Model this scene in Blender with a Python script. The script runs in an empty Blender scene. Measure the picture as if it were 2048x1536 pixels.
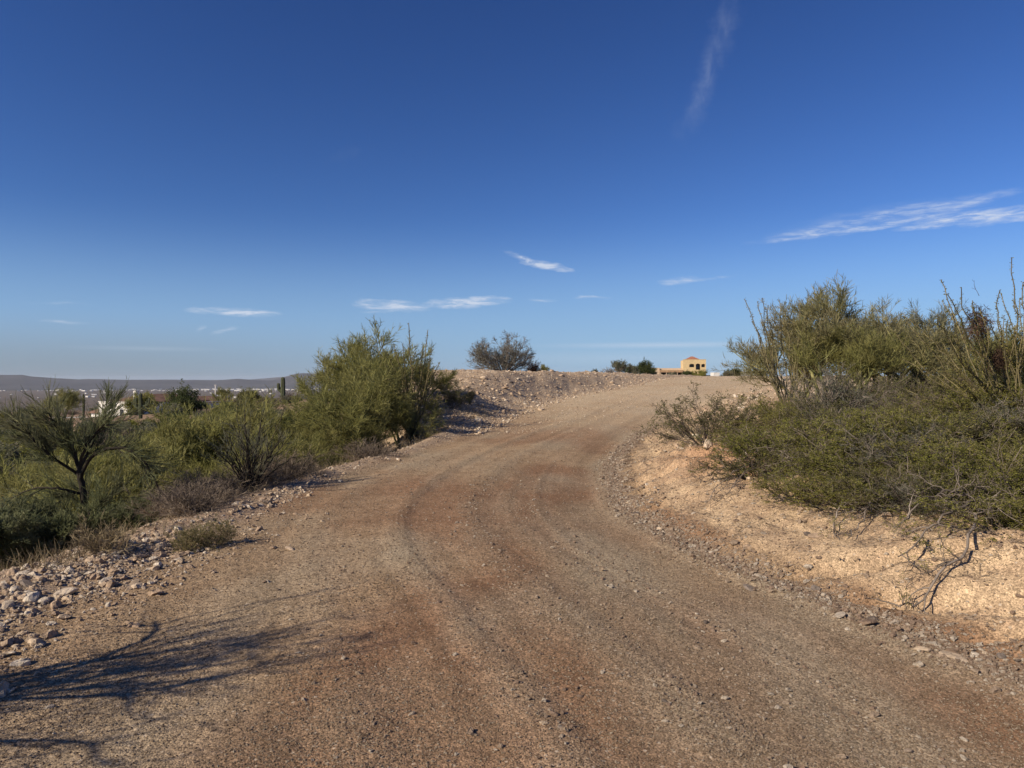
import bpy, bmesh, math, random
import numpy as np
from mathutils import Vector, Matrix

S = bpy.context.scene
COL = S.collection
R = math.radians
EYE = 1.6
FPX = 1460.0          # focal length in pixels of the 2048 px wide photograph

# ------------------------------------------------------------------ camera
cam = bpy.data.cameras.new('camera')
cam.sensor_width = 36.0
cam.lens = 36.0 * FPX / 2048.0
cam.clip_start = 0.05
cam.clip_end = 60000
camo = bpy.data.objects.new('camera', cam)
camo.location = (0, 0, EYE)
camo.rotation_euler = (R(90) - math.atan(8 / FPX), 0, 0)
COL.objects.link(camo)
S.camera = camo

# ------------------------------------------------------------------ light
SUN_AZ = R(-121)      # from +Y, clockwise positive
SUN_EL = R(31)
world = bpy.data.worlds.new('World')
S.world = world
world.use_nodes = True
wn, wl = world.node_tree.nodes, world.node_tree.links
wn.clear()

def M_(nt, op, a, b=None, c=None, clamp=False):
    n = nt.nodes.new('ShaderNodeMath'); n.operation = op; n.use_clamp = clamp
    for i, v in enumerate((a, b, c)):
        if v is None: continue
        if isinstance(v, (int, float)): n.inputs[i].default_value = v
        else: nt.links.new(v, n.inputs[i])
    return n.outputs[0]

def V_(nt, op, a, b=None):
    n = nt.nodes.new('ShaderNodeVectorMath'); n.operation = op
    for i, v in enumerate((a, b)):
        if v is None: continue
        if isinstance(v, (tuple, list)): n.inputs[i].default_value = v
        else: nt.links.new(v, n.inputs[i])
    return n

def mixc(nt, f, a, b, blend='MIX'):
    n = nt.nodes.new('ShaderNodeMix'); n.data_type = 'RGBA'; n.blend_type = blend
    for i, v in ((0, f), (6, a), (7, b)):
        if isinstance(v, (int, float)): n.inputs[i].default_value = v
        elif isinstance(v, (tuple, list)): n.inputs[i].default_value = (v[0], v[1], v[2], 1)
        else: nt.links.new(v, n.inputs[i])
    return n.outputs[2]

def sky_world():
    nt = world.node_tree
    sky = wn.new('ShaderNodeTexSky'); sky.sky_type = 'NISHITA'; sky.sun_disc = False
    sky.sun_elevation = SUN_EL; sky.sun_rotation = SUN_AZ
    sky.altitude = 700; sky.air_density = 1.0; sky.dust_density = 0.25; sky.ozone_density = 2.2
    co = wn.new('ShaderNodeTexCoord')
    sep = wn.new('ShaderNodeSeparateXYZ'); wl.new(co.outputs['Generated'], sep.inputs[0])
    az = M_(nt, 'ARCTAN2', sep.outputs[0], sep.outputs[1])
    hyp = M_(nt, 'SQRT', M_(nt, 'ADD', M_(nt, 'MULTIPLY', sep.outputs[0], sep.outputs[0]), M_(nt, 'MULTIPLY', sep.outputs[1], sep.outputs[1])))
    el = M_(nt, 'ARCTAN2', sep.outputs[2], hyp)
    cmb = wn.new('ShaderNodeCombineXYZ'); wl.new(az, cmb.inputs[0]); wl.new(el, cmb.inputs[1])
    # wispy distortion
    def noise(scale, sx, sy, detail=6, rough=.6, dist=0.0, rot=0, off=0):
        mp = wn.new('ShaderNodeMapping'); mp.inputs['Scale'].default_value = (sx, sy, 1); mp.inputs['Rotation'].default_value = (0, 0, rot)
        mp.inputs['Location'].default_value = (off, off, 0)
        wl.new(cmb.outputs[0], mp.inputs['Vector'])
        n = wn.new('ShaderNodeTexNoise'); n.inputs['Scale'].default_value = scale; n.inputs['Detail'].default_value = detail
        n.inputs['Roughness'].default_value = rough; n.inputs['Distortion'].default_value = dist
        wl.new(mp.outputs[0], n.inputs['Vector'])
        return n
    warp = noise(16, 1, 2.5)
    wv = V_(nt, 'MULTIPLY', V_(nt, 'SUBTRACT', warp.outputs['Color'], (.5, .5, .5)).outputs[0], (.05, .016, 0))
    P = V_(nt, 'ADD', cmb.outputs[0], wv.outputs[0]).outputs[0]
    fibre = noise(30, 1, 6, 8, .65, .6)
    fibre_v = noise(26, 2.2, 1, 7, .6, .5, rot=R(-25))
    # (u, v, half width, half height in photo px, tilt deg, strength, sharpness, kind)
    clouds = [
        (470, 623, 85, 8, 0, 1.0, .8, 0), (780, 611, 75, 12, -3, 1.0, .8, 0), (935, 604, 80, 11, 2, 1.1, .8, 0),
        (755, 624, 35, 3, 0, .5, 1, 0), (1185, 595, 40, 3, 0, .55, 1, 0), (1085, 600, 35, 4, 0, .4, 1, 0),
        (1362, 561, 48, 8, 3, .85, .9, 0), (1430, 556, 55, 3, 4, .3, 1, 0),
        (1055, 521, 45, 6, -22, .75, 1, 0), (1095, 534, 46, 8, -9, 1.0, .8, 0),
        (448, 661, 28, 5, 18, .4, 1, 0), (400, 658, 14, 5, 30, .3, 1, 0), (130, 645, 45, 4, 0, .3, 1, 0), (120, 607, 60, 3, 0, .18, 1, 0),
        (1920, 437, 110, 10, 5, .95, .8, 0), (2050, 430, 110, 13, 3, .95, .8, 0), (1740, 455, 190, 6, 5, .6, .9, 0),
        (1610, 468, 110, 8, 6, .35, 1, 0), (1900, 412, 120, 12, 8, .55, 1, 0), (1790, 424, 130, 8, 8, .4, 1, 0), (1700, 445, 160, 22, 8, .16, 1, 0),
        (1425, 120, 155, 26, 70, .06, 1.2, 1), (1450, 55, 90, 28, 72, .035, 1.3, 1), (1395, 200, 75, 24, 62, .06, 1.2, 1),
        (1330, 690, 260, 7, 0, .38, 1.2, 2), (1980, 655, 200, 9, 0, .30, 1.2, 2), (1260, 716, 330, 14, 0, .14, 1, 2),
        (290, 697, 150, 6, 0, .14, 1.2, 2), (690, 310, 30, 14, 20, .04, 1, 1),
    ]
    tot = {0: None, 1: None, 2: None}
    for (u, v, hw, hh, tilt, st, shp, kind) in clouds:
        a = math.atan((u - 1024) / FPX); e = math.atan((760 - v) / FPX * math.cos(a))
        k = math.cos(a)
        mp = wn.new('ShaderNodeMapping'); mp.vector_type = 'TEXTURE'
        mp.inputs['Location'].default_value = (a, e, 0)
        mp.inputs['Rotation'].default_value = (0, 0, R(tilt))
        mp.inputs['Scale'].default_value = (hw / FPX * k * 1.15, hh / FPX * k * 1.15, 1)
        hw_ = 1
        wl.new(P if kind < 2 else cmb.outputs[0], mp.inputs['Vector'])
        ln = V_(nt, 'LENGTH', mp.outputs[0]).outputs['Value']
        f = M_(nt, 'SUBTRACT', 1.0, ln, clamp=True)
        f = M_(nt, 'MULTIPLY', M_(nt, 'POWER', f, shp), st)
        tot[kind] = f if tot[kind] is None else M_(nt, 'ADD', tot[kind], f)
    def ramp(x, lo, hi):
        m = wn.new('ShaderNodeMapRange'); m.interpolation_type = 'SMOOTHSTEP'
        m.inputs[1].default_value = lo; m.inputs[2].default_value = hi
        wl.new(x, m.inputs[0]); return m.outputs[0]
    c0 = M_(nt, 'MULTIPLY', tot[0], M_(nt, 'ADD', .2, M_(nt, 'MULTIPLY', 1.25, ramp(fibre.outputs[0], .36, .72))))
    c1 = M_(nt, 'MULTIPLY', tot[1], M_(nt, 'ADD', .2, M_(nt, 'MULTIPLY', 1.3, ramp(fibre_v.outputs[0], .3, .75))))
    alpha = M_(nt, 'MINIMUM', M_(nt, 'ADD', M_(nt, 'ADD', c0, c1), tot[2]), .8)
    # photograph's sky: darker and more saturated than the raw model
    hs = wn.new('ShaderNodeHueSaturation'); hs.inputs['Hue'].default_value = .503; hs.inputs['Saturation'].default_value = SKY_SAT
    wl.new(sky.outputs[0], hs.inputs['Color'])
    gm = wn.new('ShaderNodeGamma'); gm.inputs[1].default_value = SKY_GAMMA
    wl.new(hs.outputs[0], gm.inputs[0])
    tint = mixc(nt, 1.0, gm.outputs[0], SKY_TINT, 'MULTIPLY')
    # a low belt of pale air towards the horizon
    belt = wn.new('ShaderNodeMapRange'); belt.interpolation_type = 'SMOOTHERSTEP'
    belt.inputs[1].default_value = .24; belt.inputs[2].default_value = 0.0
    wl.new(el, belt.inputs[0])
    bcol = mixc(nt, M_(nt, 'MULTIPLY', belt.outputs[0], BELT), tint, BELT_COL)
    low = wn.new('ShaderNodeMapRange'); low.interpolation_type = 'SMOOTHSTEP'; low.inputs[1].default_value = .09; low.inputs[2].default_value = 0.0
    wl.new(el, low.inputs[0])
    west = wn.new('ShaderNodeMapRange'); west.interpolation_type = 'SMOOTHSTEP'; west.inputs[1].default_value = .15; west.inputs[2].default_value = -.6
    wl.new(az, west.inputs[0])
    bcol = mixc(nt, M_(nt, 'MULTIPLY', M_(nt, 'MULTIPLY', low.outputs[0], west.outputs[0]), .85), bcol, (2.5, 3.0, 3.5))
    out = mixc(nt, alpha, bcol, (6.3, 6.9, 8.0))
    bg = wn.new('ShaderNodeBackground'); bg.inputs['Strength'].default_value = SKY_STRENGTH
    wl.new(out, bg.inputs[0])
    wo = wn.new('ShaderNodeOutputWorld'); wl.new(bg.outputs[0], wo.inputs[0])

SKY_SAT, SKY_GAMMA, SKY_TINT, SKY_STRENGTH = 1.12, 1.32, (.355, .415, .545), .085
BELT, BELT_COL = .75, (2.6, 4.2, 6.6)
sky_world()

sun = bpy.data.lights.new('sun', 'SUN')
sun.energy = 5.0
sun.angle = R(.53)
sun.color = (1.0, .86, .66)
suno = bpy.data.objects.new('sun', sun)
sd = Vector((math.sin(SUN_AZ) * math.cos(SUN_EL), math.cos(SUN_AZ) * math.cos(SUN_EL), math.sin(SUN_EL)))
suno.rotation_euler = sd.to_track_quat('Z', 'Y').to_euler()
suno.location = (-20, -10, 20)
COL.objects.link(suno)

S.view_settings.view_transform = 'Standard'
S.view_settings.look = 'None'
S.view_settings.gamma = 1
S.view_settings.exposure = 0.3
try: S.view_settings.use_curve_mapping = False
except Exception: pass
S.cycles.max_bounces = 6
S.cycles.diffuse_bounces = 2
S.cycles.glossy_bounces = 1
S.cycles.transmission_bounces = 2
S.cycles.volume_bounces = 0
S.cycles.transparent_max_bounces = 8
S.cycles.use_denoising = True
S.cycles.caustics_reflective = False
S.cycles.caustics_refractive = False

# ------------------------------------------------------------------ helpers
def tag(o, label=None, cat=None, group=None, kind=None):
    if label: o['label'] = label
    if cat: o['category'] = cat
    if group: o['group'] = group
    if kind: o['kind'] = kind
    return o

def link(o, parent=None):
    COL.objects.link(o)
    if parent: o.parent = parent
    return o

def empty(name, loc=(0, 0, 0), rz=0, sc=1.0):
    o = bpy.data.objects.new(name, None)
    o.empty_display_size = .2
    o.location = loc; o.rotation_euler = (0, 0, rz); o.scale = (sc, sc, sc) if isinstance(sc, (int, float)) else sc
    return link(o)

def mesh_np(name, chunks, mats, smooth=True):
    """chunks: list of (verts (n,3), faces (m,k), material index)"""
    V = np.concatenate([c[0].reshape(-1, 3) for c in chunks]).astype(np.float32)
    loops, starts, totals, mi = [], [], [], []
    off = 0; ls = 0
    for c in chunks:
        f = np.asarray(c[1]) + off
        k = f.shape[1]
        loops.append(f.reshape(-1)); n = len(f)
        starts.append(ls + np.arange(n) * k); totals.append(np.full(n, k)); mi.append(np.full(n, c[2]))
        ls += n * k; off += len(c[0].reshape(-1, 3))
    loops = np.concatenate(loops).astype(np.int32); starts = np.concatenate(starts).astype(np.int32)
    totals = np.concatenate(totals).astype(np.int32); mi = np.concatenate(mi).astype(np.int32)
    me = bpy.data.meshes.new(name)
    me.vertices.add(len(V)); me.vertices.foreach_set('co', V.ravel())
    me.loops.add(len(loops)); me.loops.foreach_set('vertex_index', loops)
    me.polygons.add(len(starts)); me.polygons.foreach_set('loop_start', starts)
    try: me.polygons.foreach_set('loop_total', totals)
    except Exception: pass
    me.polygons.foreach_set('material_index', mi)
    me.polygons.foreach_set('use_smooth', np.full(len(starts), smooth))
    for m in mats: me.materials.append(m)
    me.update(calc_edges=True)
    return me

def obj(name, me, parent=None, loc=(0, 0, 0)):
    o = bpy.data.objects.new(name, me); o.location = loc
    return link(o, parent)

# ------------------------------------------------------------------ noise
def _h(ix, iy, s):
    n = (ix.astype(np.int64) * 374761393 + iy.astype(np.int64) * 668265263 + s * 144665) & 0x7fffffff
    n = ((n ^ (n >> 13)) * 1274126177) & 0x7fffffff
    return ((n ^ (n >> 16)) & 0xffff) / 65535.0

def vnoise(x, y, s=0):
    ix = np.floor(x); iy = np.floor(y); fx = x - ix; fy = y - iy
    fx = fx * fx * (3 - 2 * fx); fy = fy * fy * (3 - 2 * fy)
    a = _h(ix, iy, s); b = _h(ix + 1, iy, s); c = _h(ix, iy + 1, s); d = _h(ix + 1, iy + 1, s)
    return (a + (b - a) * fx) * (1 - fy) + (c + (d - c) * fx) * fy - .5

def fbm(x, y, s=0, o=4):
    r = 0; a = 1.0
    for i in range(o):
        r = r + a * vnoise(x * 2 ** i + 17.3 * i, y * 2 ** i - 9.1 * i, s + i); a *= .5
    return r

def sstep(a, b, x):
    t = np.clip((x - a) / (b - a), 0, 1); return t * t * (3 - 2 * t)

# ------------------------------------------------------------------ terrain
def pchip(X, Y, xq):
    """X (n,), Y (n,) or (n,k): monotone cubic in numpy"""
    X = np.asarray(X, float); Y = np.asarray(Y, float)
    h = np.diff(X); dl = np.diff(Y, axis=0) / (h if Y.ndim == 1 else h[:, None])
    m = np.zeros_like(Y)
    a, b = dl[:-1], dl[1:]
    with np.errstate(divide='ignore', invalid='ignore'):
        hm = np.where(a * b > 0, 2 * a * b / (a + b), 0)
    m[1:-1] = hm; m[0] = dl[0]; m[-1] = dl[-1]
    xq = np.clip(xq, X[0], X[-1])
    i = np.clip(np.searchsorted(X, xq) - 1, 0, len(X) - 2)
    hh = h[i]; t = (xq - X[i]) / hh
    if Y.ndim > 1: hh = hh[:, None]; t = t[:, None]
    return ((2*t**3 - 3*t**2 + 1) * Y[i] + (t**3 - 2*t**2 + t) * hh * m[i] + (-2*t**3 + 3*t**2) * Y[i+1] + (t**3 - t**2) * hh * m[i+1])

YS = [-40, 0, 3, 5, 7, 9, 12, 15, 18, 21, 25, 30, 36, 44, 52, 70, 120]
XL = [-3.4, -3.2, -3.15, -3.2, -3.0, -2.9, -2.66, -1.9, -1.1, -.25, .8, 2.8, 6, 9.5, 14, 24, 50]
XR = [4.0, 3.5, 3.0, 2.3, 1.65, 1.42, 1.65, 2.25, 3.2, 4.4, 6.0, 8.2, 11, 15.5, 20, 31, 60]
ZR = [0, 0, 0, .02, .03, .04, .07, .13, .26, .42, .66, .97, 1.32, 1.68, 1.86, 1.8, 1.7]
# left columns: offset from the left edge, height relative (col3, col2) or absolute (col1, col0, col00)
A3 = [.5, .5, .5, .5, .5, .4, .35, .35, .5, 1.6, 2.8, 3.0, 3.0, 3.2, 4.0, 6, 10]
Z3 = [.05, .05, .05, .06, .07, .08, .11, .17, .36, .72, 1.42, 1.92, 1.97, 1.97, 1.95, 1.85, 1.7]
A2 = [1.9, 1.9, 1.9, 2.2, 2.5, 2.7, 2.0, .75, 1.0, 2.6, 4.1, 5.8, 9.5, 13.8, 19, 30, 60]
Z2 = [-.2, -.2, -.2, -.28, -.44, -.62, -.62, -.05, .22, .70, 1.45, 1.93, 2.02, 2.05, 2.05, 1.7, .5]
A1 = [8, 8, 8, 8, 8, 7.5, 6.5, 6.5, 6.5, 8, 9.5, 11.5, 17, 22, 30, 44, 90]
Z1 = [-2.6, -2.6, -2.6, -2.6, -2.7, -2.7, -2.6, -2.4, -2.0, -1.6, -1.3, -.9, -.8, -.7, -.8, -1.2, -2]
A0 = [30, 30, 30, 30, 30, 30, 30, 30, 30, 30, 30, 33, 36, 42, 50, 64, 110]
Z0 = [-2.0, -1.8, -1.8, -1.8, -1.8, -1.7, -1.6, -1.5, -1.4, -1.4, -1.5, -1.6, -1.8, -2.1, -2.5, -3, -4.0]
B7 = [.5] * 10 + [.5, .5, .6, .6, .6, 1, 2]
Z7 = [.22, .22, .22, .22, .21, .24, .24, .16, .13, .1, .08, .06, .03, .02, .0, 0, 0]      # relative
Z8 = [.58, .58, .57, .55, .54, .62, .66, .62, .72, .82, .97, 1.17, 1.42, 1.70, 1.85, 1.8, 1.7]
Z9 = [.8, .8, .8, .8, .85, .98, 1.05, 1.1, 1.15, 1.2, 1.3, 1.4, 1.52, 1.72, 1.85, 1.8, 1.7]
ZA = [1.25, 1.25, 1.25, 1.25, 1.27, 1.3, 1.35, 1.38, 1.4, 1.42, 1.5, 1.55, 1.6, 1.7, 1.8, 1.8, 1.7]
TAB = np.array([XL, XR, ZR, A3, Z3, A2, Z2, A1, Z1, A0, Z0, B7, Z7, Z8, Z9, ZA]).T

def hermite_rows(X, Z, x):
    h = np.diff(X, axis=1); dl = np.diff(Z, axis=1) / h
    a, b = dl[:, :-1], dl[:, 1:]
    with np.errstate(divide='ignore', invalid='ignore'):
        hm = np.where(a * b > 0, 2 * a * b / (a + b), 0)
    m = np.zeros_like(Z); m[:, 1:-1] = hm
    i = np.clip((x[:, None] > X).sum(1) - 1, 0, X.shape[1] - 2)
    r = np.arange(len(x)); x = np.clip(x, X[:, 0], X[:, -1])
    hh = h[r, i]; t = (x - X[r, i]) / hh
    return (2*t**3 - 3*t**2 + 1) * Z[r, i] + (t**3 - 2*t**2 + t) * hh * m[r, i] + (-2*t**3 + 3*t**2) * Z[r, i+1] + (t**3 - t**2) * hh * m[r, i+1]

def terrain(x, y, fine=True):
    """height and surface masks at world points"""
    x = np.asarray(x, float).ravel(); y = np.asarray(y, float).ravel()
    # ragged road edges
    wob = .10 * vnoise(y * .9, y * 0 + 3.3, 5) + .05 * vnoise(y * 3.1, y * 0, 6)
    T = pchip(YS, TAB, y)
    xl, xr, zr, a3, z3, a2, z2, a1, z1, a0, z0, b7, z7, z8, z9, zA = T.T
    xr0 = xr; xl = xl + wob; xr = xr - wob * 1.3
    cx = [xl - a0 - 260, xl - a0 - 90, xl - a0, xl - a1, xl - a2, xl - a3, xl, (xl + xr) / 2, xr, xr + b7, xr + 1.7, xr + 4.2, xr + 9, xr + 40, xr + 400]
    cz = [z0 * 0 - 8, z0 * .4 - 4.2, z0, z1, z2, z3, zr, zr + .03, zr, zr + z7, z8, z9, zA, zA + .15, zA * 0 + .5]
    z = hermite_rows(np.stack(cx, 1), np.stack(cz, 1), x)
    r = np.hypot(x, y); az = np.degrees(np.arctan2(x, y))
    # far country: a plateau ahead, a wide valley to the left
    val = -6 - 56 * sstep(150, 1100, r) - 26 * sstep(900, 3000, r)
    pla = 1.7 - 30 * sstep(420, 1500, r) - 58 * sstep(1200, 3500, r)
    far = val + (pla - val) * sstep(-12, -2, az)
    far = np.where(az < -150, pla, far)
    f = sstep(110, 230, r)
    z = z * (1 - f) + far * f
    z = z + 2.5 * fbm(x / 260, y / 260, 31, 3) * sstep(300, 900, r)
    off_l = xl - x; off_r = x - xr
    road = sstep(.25, -.15, off_l) * sstep(.25, -.15, off_r)
    wild = np.clip(1 - road, 0, 1)
    s = x - xr0           # across-road coordinate, 0 on the right edge
    near = 1 - sstep(20, 60, r)
    if fine:
        z = z + wild * (.10 * fbm(x / 2.2, y / 2.2, 1, 3) * sstep(0, 3, np.maximum(off_l, off_r)) + .035 * fbm(x / .35, y / .35, 2, 3)) * (1 + .6 * sstep(20, 60, r))
        z = z + .6 * fbm(x / 14, y / 14, 8, 3) * sstep(6, 14, off_l)
        z = z + road * near * (.016 * fbm(x / .9, y / 1.6, 3, 3) + .006 * fbm(x / .12, y / .12, 4, 3))
        z = z + (.004 * vnoise(x / .06, y / .06, 12) + .003 * vnoise(x / .03, y / .03, 13)) * (1 - sstep(5, 9, r))
        # wheel ruts and loose windrows that run along the bend
        for c, w, d in RUTS:
            q = s - c - .10 * vnoise(y * .3, y * 0, 40)
            z = z + road * near * d * np.exp(-(q / w) ** 2) * np.clip(.9 + 1.6 * vnoise(y / 1.7, y * 0 + c * 9, 41), .1, 1.6)
        # mound rubble
        md = sstep(19, 24, y) * sstep(-.2, .6, off_l) * (1 - sstep(3, 6, off_l - a2))
        z = z + md * .10 * fbm(x / .5, y / .5, 21, 3)
        # erosion gullies down the right bank
        bk = sstep(0, .4, off_r) * (1 - sstep(2.2, 3.6, off_r)) * (1 - sstep(14, 20, y))
        gl = np.abs(vnoise(y * 2.3 + x * 1.0, x * .5, 22)) * 2
        z = z + bk * .10 * fbm(off_r / .30, y / 2.6, 27, 3)
        z = z - bk * (.15 * (1 - sstep(0, .30, gl)) + .10 * np.abs(vnoise(y * .9 + x * .5, x * .3, 24)) * 2 + .05 * np.abs(fbm(x / .25, y / .25, 25, 3)))
    return z, road, off_l, off_r, s

RUTS = [(a, b * 1.3, c * .5) for a, b, c in [(-.14, .13, .030), (-.55, .22, -.020), (-1.05, .10, .012), (-1.45, .12, .018), (-1.62, .16, -.014), (-1.95, .15, .020), (-2.4, .22, -.022),
        (-2.75, .10, .018), (-3.3, .2, -.014), (-3.6, .12, .015), (-1.0, .08, -.011), (-1.13, .03, .005), (-2.55, .08, -.007), (-2.68, .03, .004), (-.30, .05, -.006), (-1.80, .06, -.008)]]

def gz(x, y):
    return float(terrain(np.array([x]), np.array([y]))[0][0])

def at(u, y):
    """world x, y, z of the ground at distance y in the direction of photo column u"""
    x = (u - 1024) / FPX * y
    return x, y, gz(x, y)

def make_ground():
    azd = np.concatenate([np.linspace(-180, -42, 60, endpoint=False), np.linspace(-42, 42, 900, endpoint=False), np.linspace(42, 180, 60, endpoint=False)])
    rr = [.3, .6, .9, 1.2, 1.5, 1.8, 2.1]
    r = 2.2
    while r < 15000:
        rr.append(r)
        st = min(.0035 * r + .0011 * r * r, .013 * r)
        if r > 60: st = .03 * r
        r += st
    rr = np.array(rr)
    A, RR = np.meshgrid(np.radians(azd), rr)
    x = (np.sin(A) * RR).ravel(); y = (np.cos(A) * RR).ravel()
    z, road, ol, orr, s = terrain(x, y)
    nr, na = A.shape
    idx = np.arange(nr * na).reshape(nr, na)
    a = idx[:-1]; b = idx[1:]
    q = np.stack([a, b, np.roll(b, -1, 1), np.roll(a, -1, 1)], -1).reshape(-1, 4)[:, ::-1]
    V = np.stack([x, y, z], 1)
    c = np.array([[0, 0, gz(0, 0)]])
    V = np.concatenate([V, c]); ci = len(V) - 1
    tri = np.stack([idx[0], np.roll(idx[0], -1), np.full(na, ci)], -1)[:, ::-1]
    me = mesh_np('ground', [(V, q, 0), (np.zeros((0, 3)), tri - len(V), 0)], [MAT['ground']])
    # masks
    add = lambda v: np.append(v, v[0])
    rd = np.hypot(x, y)
    bank = sstep(.15, .6, orr) * (1 - sstep(2.0, 4.5, orr) * .6) * (1 - sstep(17, 26, y))
    band = np.zeros_like(x)
    for cc, w, d in RUTS:
        band += np.clip(d, 0, 1) / .011 * np.exp(-((s - cc - .10 * vnoise(y * .3, y * 0, 40)) / (w * 1.3)) ** 2)
    grey = np.clip(band * .5 + 1.2 * (fbm(x / .9, y / 1.6, 61, 3) + .12), 0, 1) * road
    red = sstep(-.05, .35, fbm(x / 2.1 + 5, y / 3.0, 62, 3) + .5 * np.exp(-((x + .3) / 1.7) ** 2 - ((y - 2.6) / 2.0) ** 2)  # red soil; the patch nearest the camera also paints in lens vignetting
                + .4 * np.exp(-((x - .55) / .8) ** 2 - ((y - 11.5) / 2.2) ** 2)) * (1 - sstep(18, 30, y))
    upper = sstep(13, 30, y) * (1 - sstep(120, 250, rd))
    bankred = np.exp(-((x - 3.3) / .9) ** 2 - ((y - 10.5) / 1.8) ** 2)
    left = sstep(-.1, .25, ol)
    def attr(name, a4):
        at_ = me.attributes.new(name, 'FLOAT_COLOR', 'POINT')
        at_.data.foreach_set('color', np.stack([add(v) for v in a4], 1).astype(np.float32).ravel())
    st = fbm(s / .16, y / 4.5, 77, 3) + .5 * fbm(s / .05, y / 2.5, 78, 2)
    st = st * road * (1 - sstep(16, 30, y))
    for c1 in (-.72, -2.25, -1.28, -2.85):      # packed, paler wheel paths
        st = st + .38 * road * np.exp(-((s - c1 - .10 * vnoise(y * .3, y * 0, 40)) / .13) ** 4) * (1 - sstep(14, 24, y)) * (.5 + fbm(x / 1.5, y / 1.5, 79, 2))
    attr('soil_c', (np.clip(.5 + st * .42, 0, 1), road, sstep(1.5, 3.5, orr), bank))
    attr('soil_a', (grey, red, bank, upper))
    slope = sstep(3.0, 6.0, ol - 8 * sstep(20, 30, y))
    attr('soil_b', (bankred, left, sstep(90, 400, rd), slope))
    o = obj('ground', me); tag(o, kind='structure')
    return o

# ------------------------------------------------------------------ materials
MAT = {}
def new_mat(name):
    m = bpy.data.materials.new(name); m.use_nodes = True
    nt = m.node_tree; nt.nodes.clear()
    return m, nt

def bsdf(nt, rough=.9, spec=.2):
    b = nt.nodes.new('ShaderNodeBsdfPrincipled'); b.inputs['Roughness'].default_value = rough
    b.inputs['Specular IOR Level'].default_value = spec
    o = nt.nodes.new('ShaderNodeOutputMaterial'); nt.links.new(b.outputs[0], o.inputs[0])
    return b

def tnoise(nt, vec, scale, detail=4, rough=.55, dist=0):
    n = nt.nodes.new('ShaderNodeTexNoise'); n.inputs['Scale'].default_value = scale
    n.inputs['Detail'].default_value = detail; n.inputs['Roughness'].default_value = rough; n.inputs['Distortion'].default_value = dist
    if vec is not None: nt.links.new(vec, n.inputs['Vector'])
    return n.outputs[0]

def tvor(nt, vec, scale, feature='F1'):
    n = nt.nodes.new('ShaderNodeTexVoronoi'); n.inputs['Scale'].default_value = scale; n.feature = feature
    if vec is not None: nt.links.new(vec, n.inputs['Vector'])
    return n

def mrange(nt, x, a, b, c=0.0, d=1.0, smooth=True):
    m = nt.nodes.new('ShaderNodeMapRange'); m.interpolation_type = 'SMOOTHSTEP' if smooth else 'LINEAR'
    for i, v in ((1, a), (2, b), (3, c), (4, d)): m.inputs[i].default_value = v
    nt.links.new(x, m.inputs[0]); return m.outputs[0]

def simple(name, col, rough=.85, var=.25, scale=6.0, spec=.2, island=0.0, hue=None, bump=0.0, bscale=40):
    m, nt = new_mat(name); b = bsdf(nt, rough, spec)
    tc = nt.nodes.new('ShaderNodeTexCoord')
    n = tnoise(nt, tc.outputs['Object'], scale)
    f = mrange(nt, n, .3, .7, 1 - var, 1 + var)
    if island:
        g = nt.nodes.new('ShaderNodeNewGeometry')
        f = M_(nt, 'MULTIPLY', f, mrange(nt, g.outputs['Random Per Island'], 0, 1, 1 - island, 1 + island, False))
    oi = nt.nodes.new('ShaderNodeObjectInfo')
    f = M_(nt, 'MULTIPLY', f, mrange(nt, oi.outputs['Random'], 0, 1, .9, 1.1, False))
    c = V_(nt, 'SCALE', tuple(col)); nt.links.new(f, c.inputs['Scale'])
    colo = c.outputs[0]
    if hue is not None:
        g = nt.nodes.new('ShaderNodeNewGeometry')
        n2 = tnoise(nt, tc.outputs['Object'], scale * .35, 2)
        k = M_(nt, 'MULTIPLY', mrange(nt, n2, .4, .65), .8)
        c2 = V_(nt, 'SCALE', tuple(hue)); nt.links.new(f, c2.inputs['Scale'])
        k = M_(nt, 'ADD', k, M_(nt, 'MULTIPLY', M_(nt, 'SUBTRACT', g.outputs['Random Per Island'], .5), .5), clamp=True)
        colo = mixc(nt, k, colo, c2.outputs[0])
    nt.links.new(colo, b.inputs['Base Color'])
    if bump:
        bp = nt.nodes.new('ShaderNodeBump'); bp.inputs['Distance'].default_value = bump
        nt.links.new(tnoise(nt, tc.outputs['Object'], bscale, 5), bp.inputs['Height']); nt.links.new(bp.outputs[0], b.inputs['Normal'])
    MAT[name] = m
    return m

def leafy(name, col, hue, trans=.4, var=.3, scale=3.0, island=.35):
    m = simple(name, col, .8, var, scale, .15, island, hue)
    nt = m.node_tree
    b = [n for n in nt.nodes if n.type == 'BSDF_PRINCIPLED'][0]
    out = [n for n in nt.nodes if n.type == 'OUTPUT_MATERIAL'][0]
    src = b.inputs['Base Color'].links[0].from_socket
    t = nt.nodes.new('ShaderNodeBsdfTranslucent'); nt.links.new(src, t.inputs[0])
    mx = nt.nodes.new('ShaderNodeMixShader'); mx.inputs[0].default_value = trans
    nt.links.new(b.outputs[0], mx.inputs[1]); nt.links.new(t.outputs[0], mx.inputs[2]); nt.links.new(mx.outputs[0], out.inputs[0])
    return m

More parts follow.
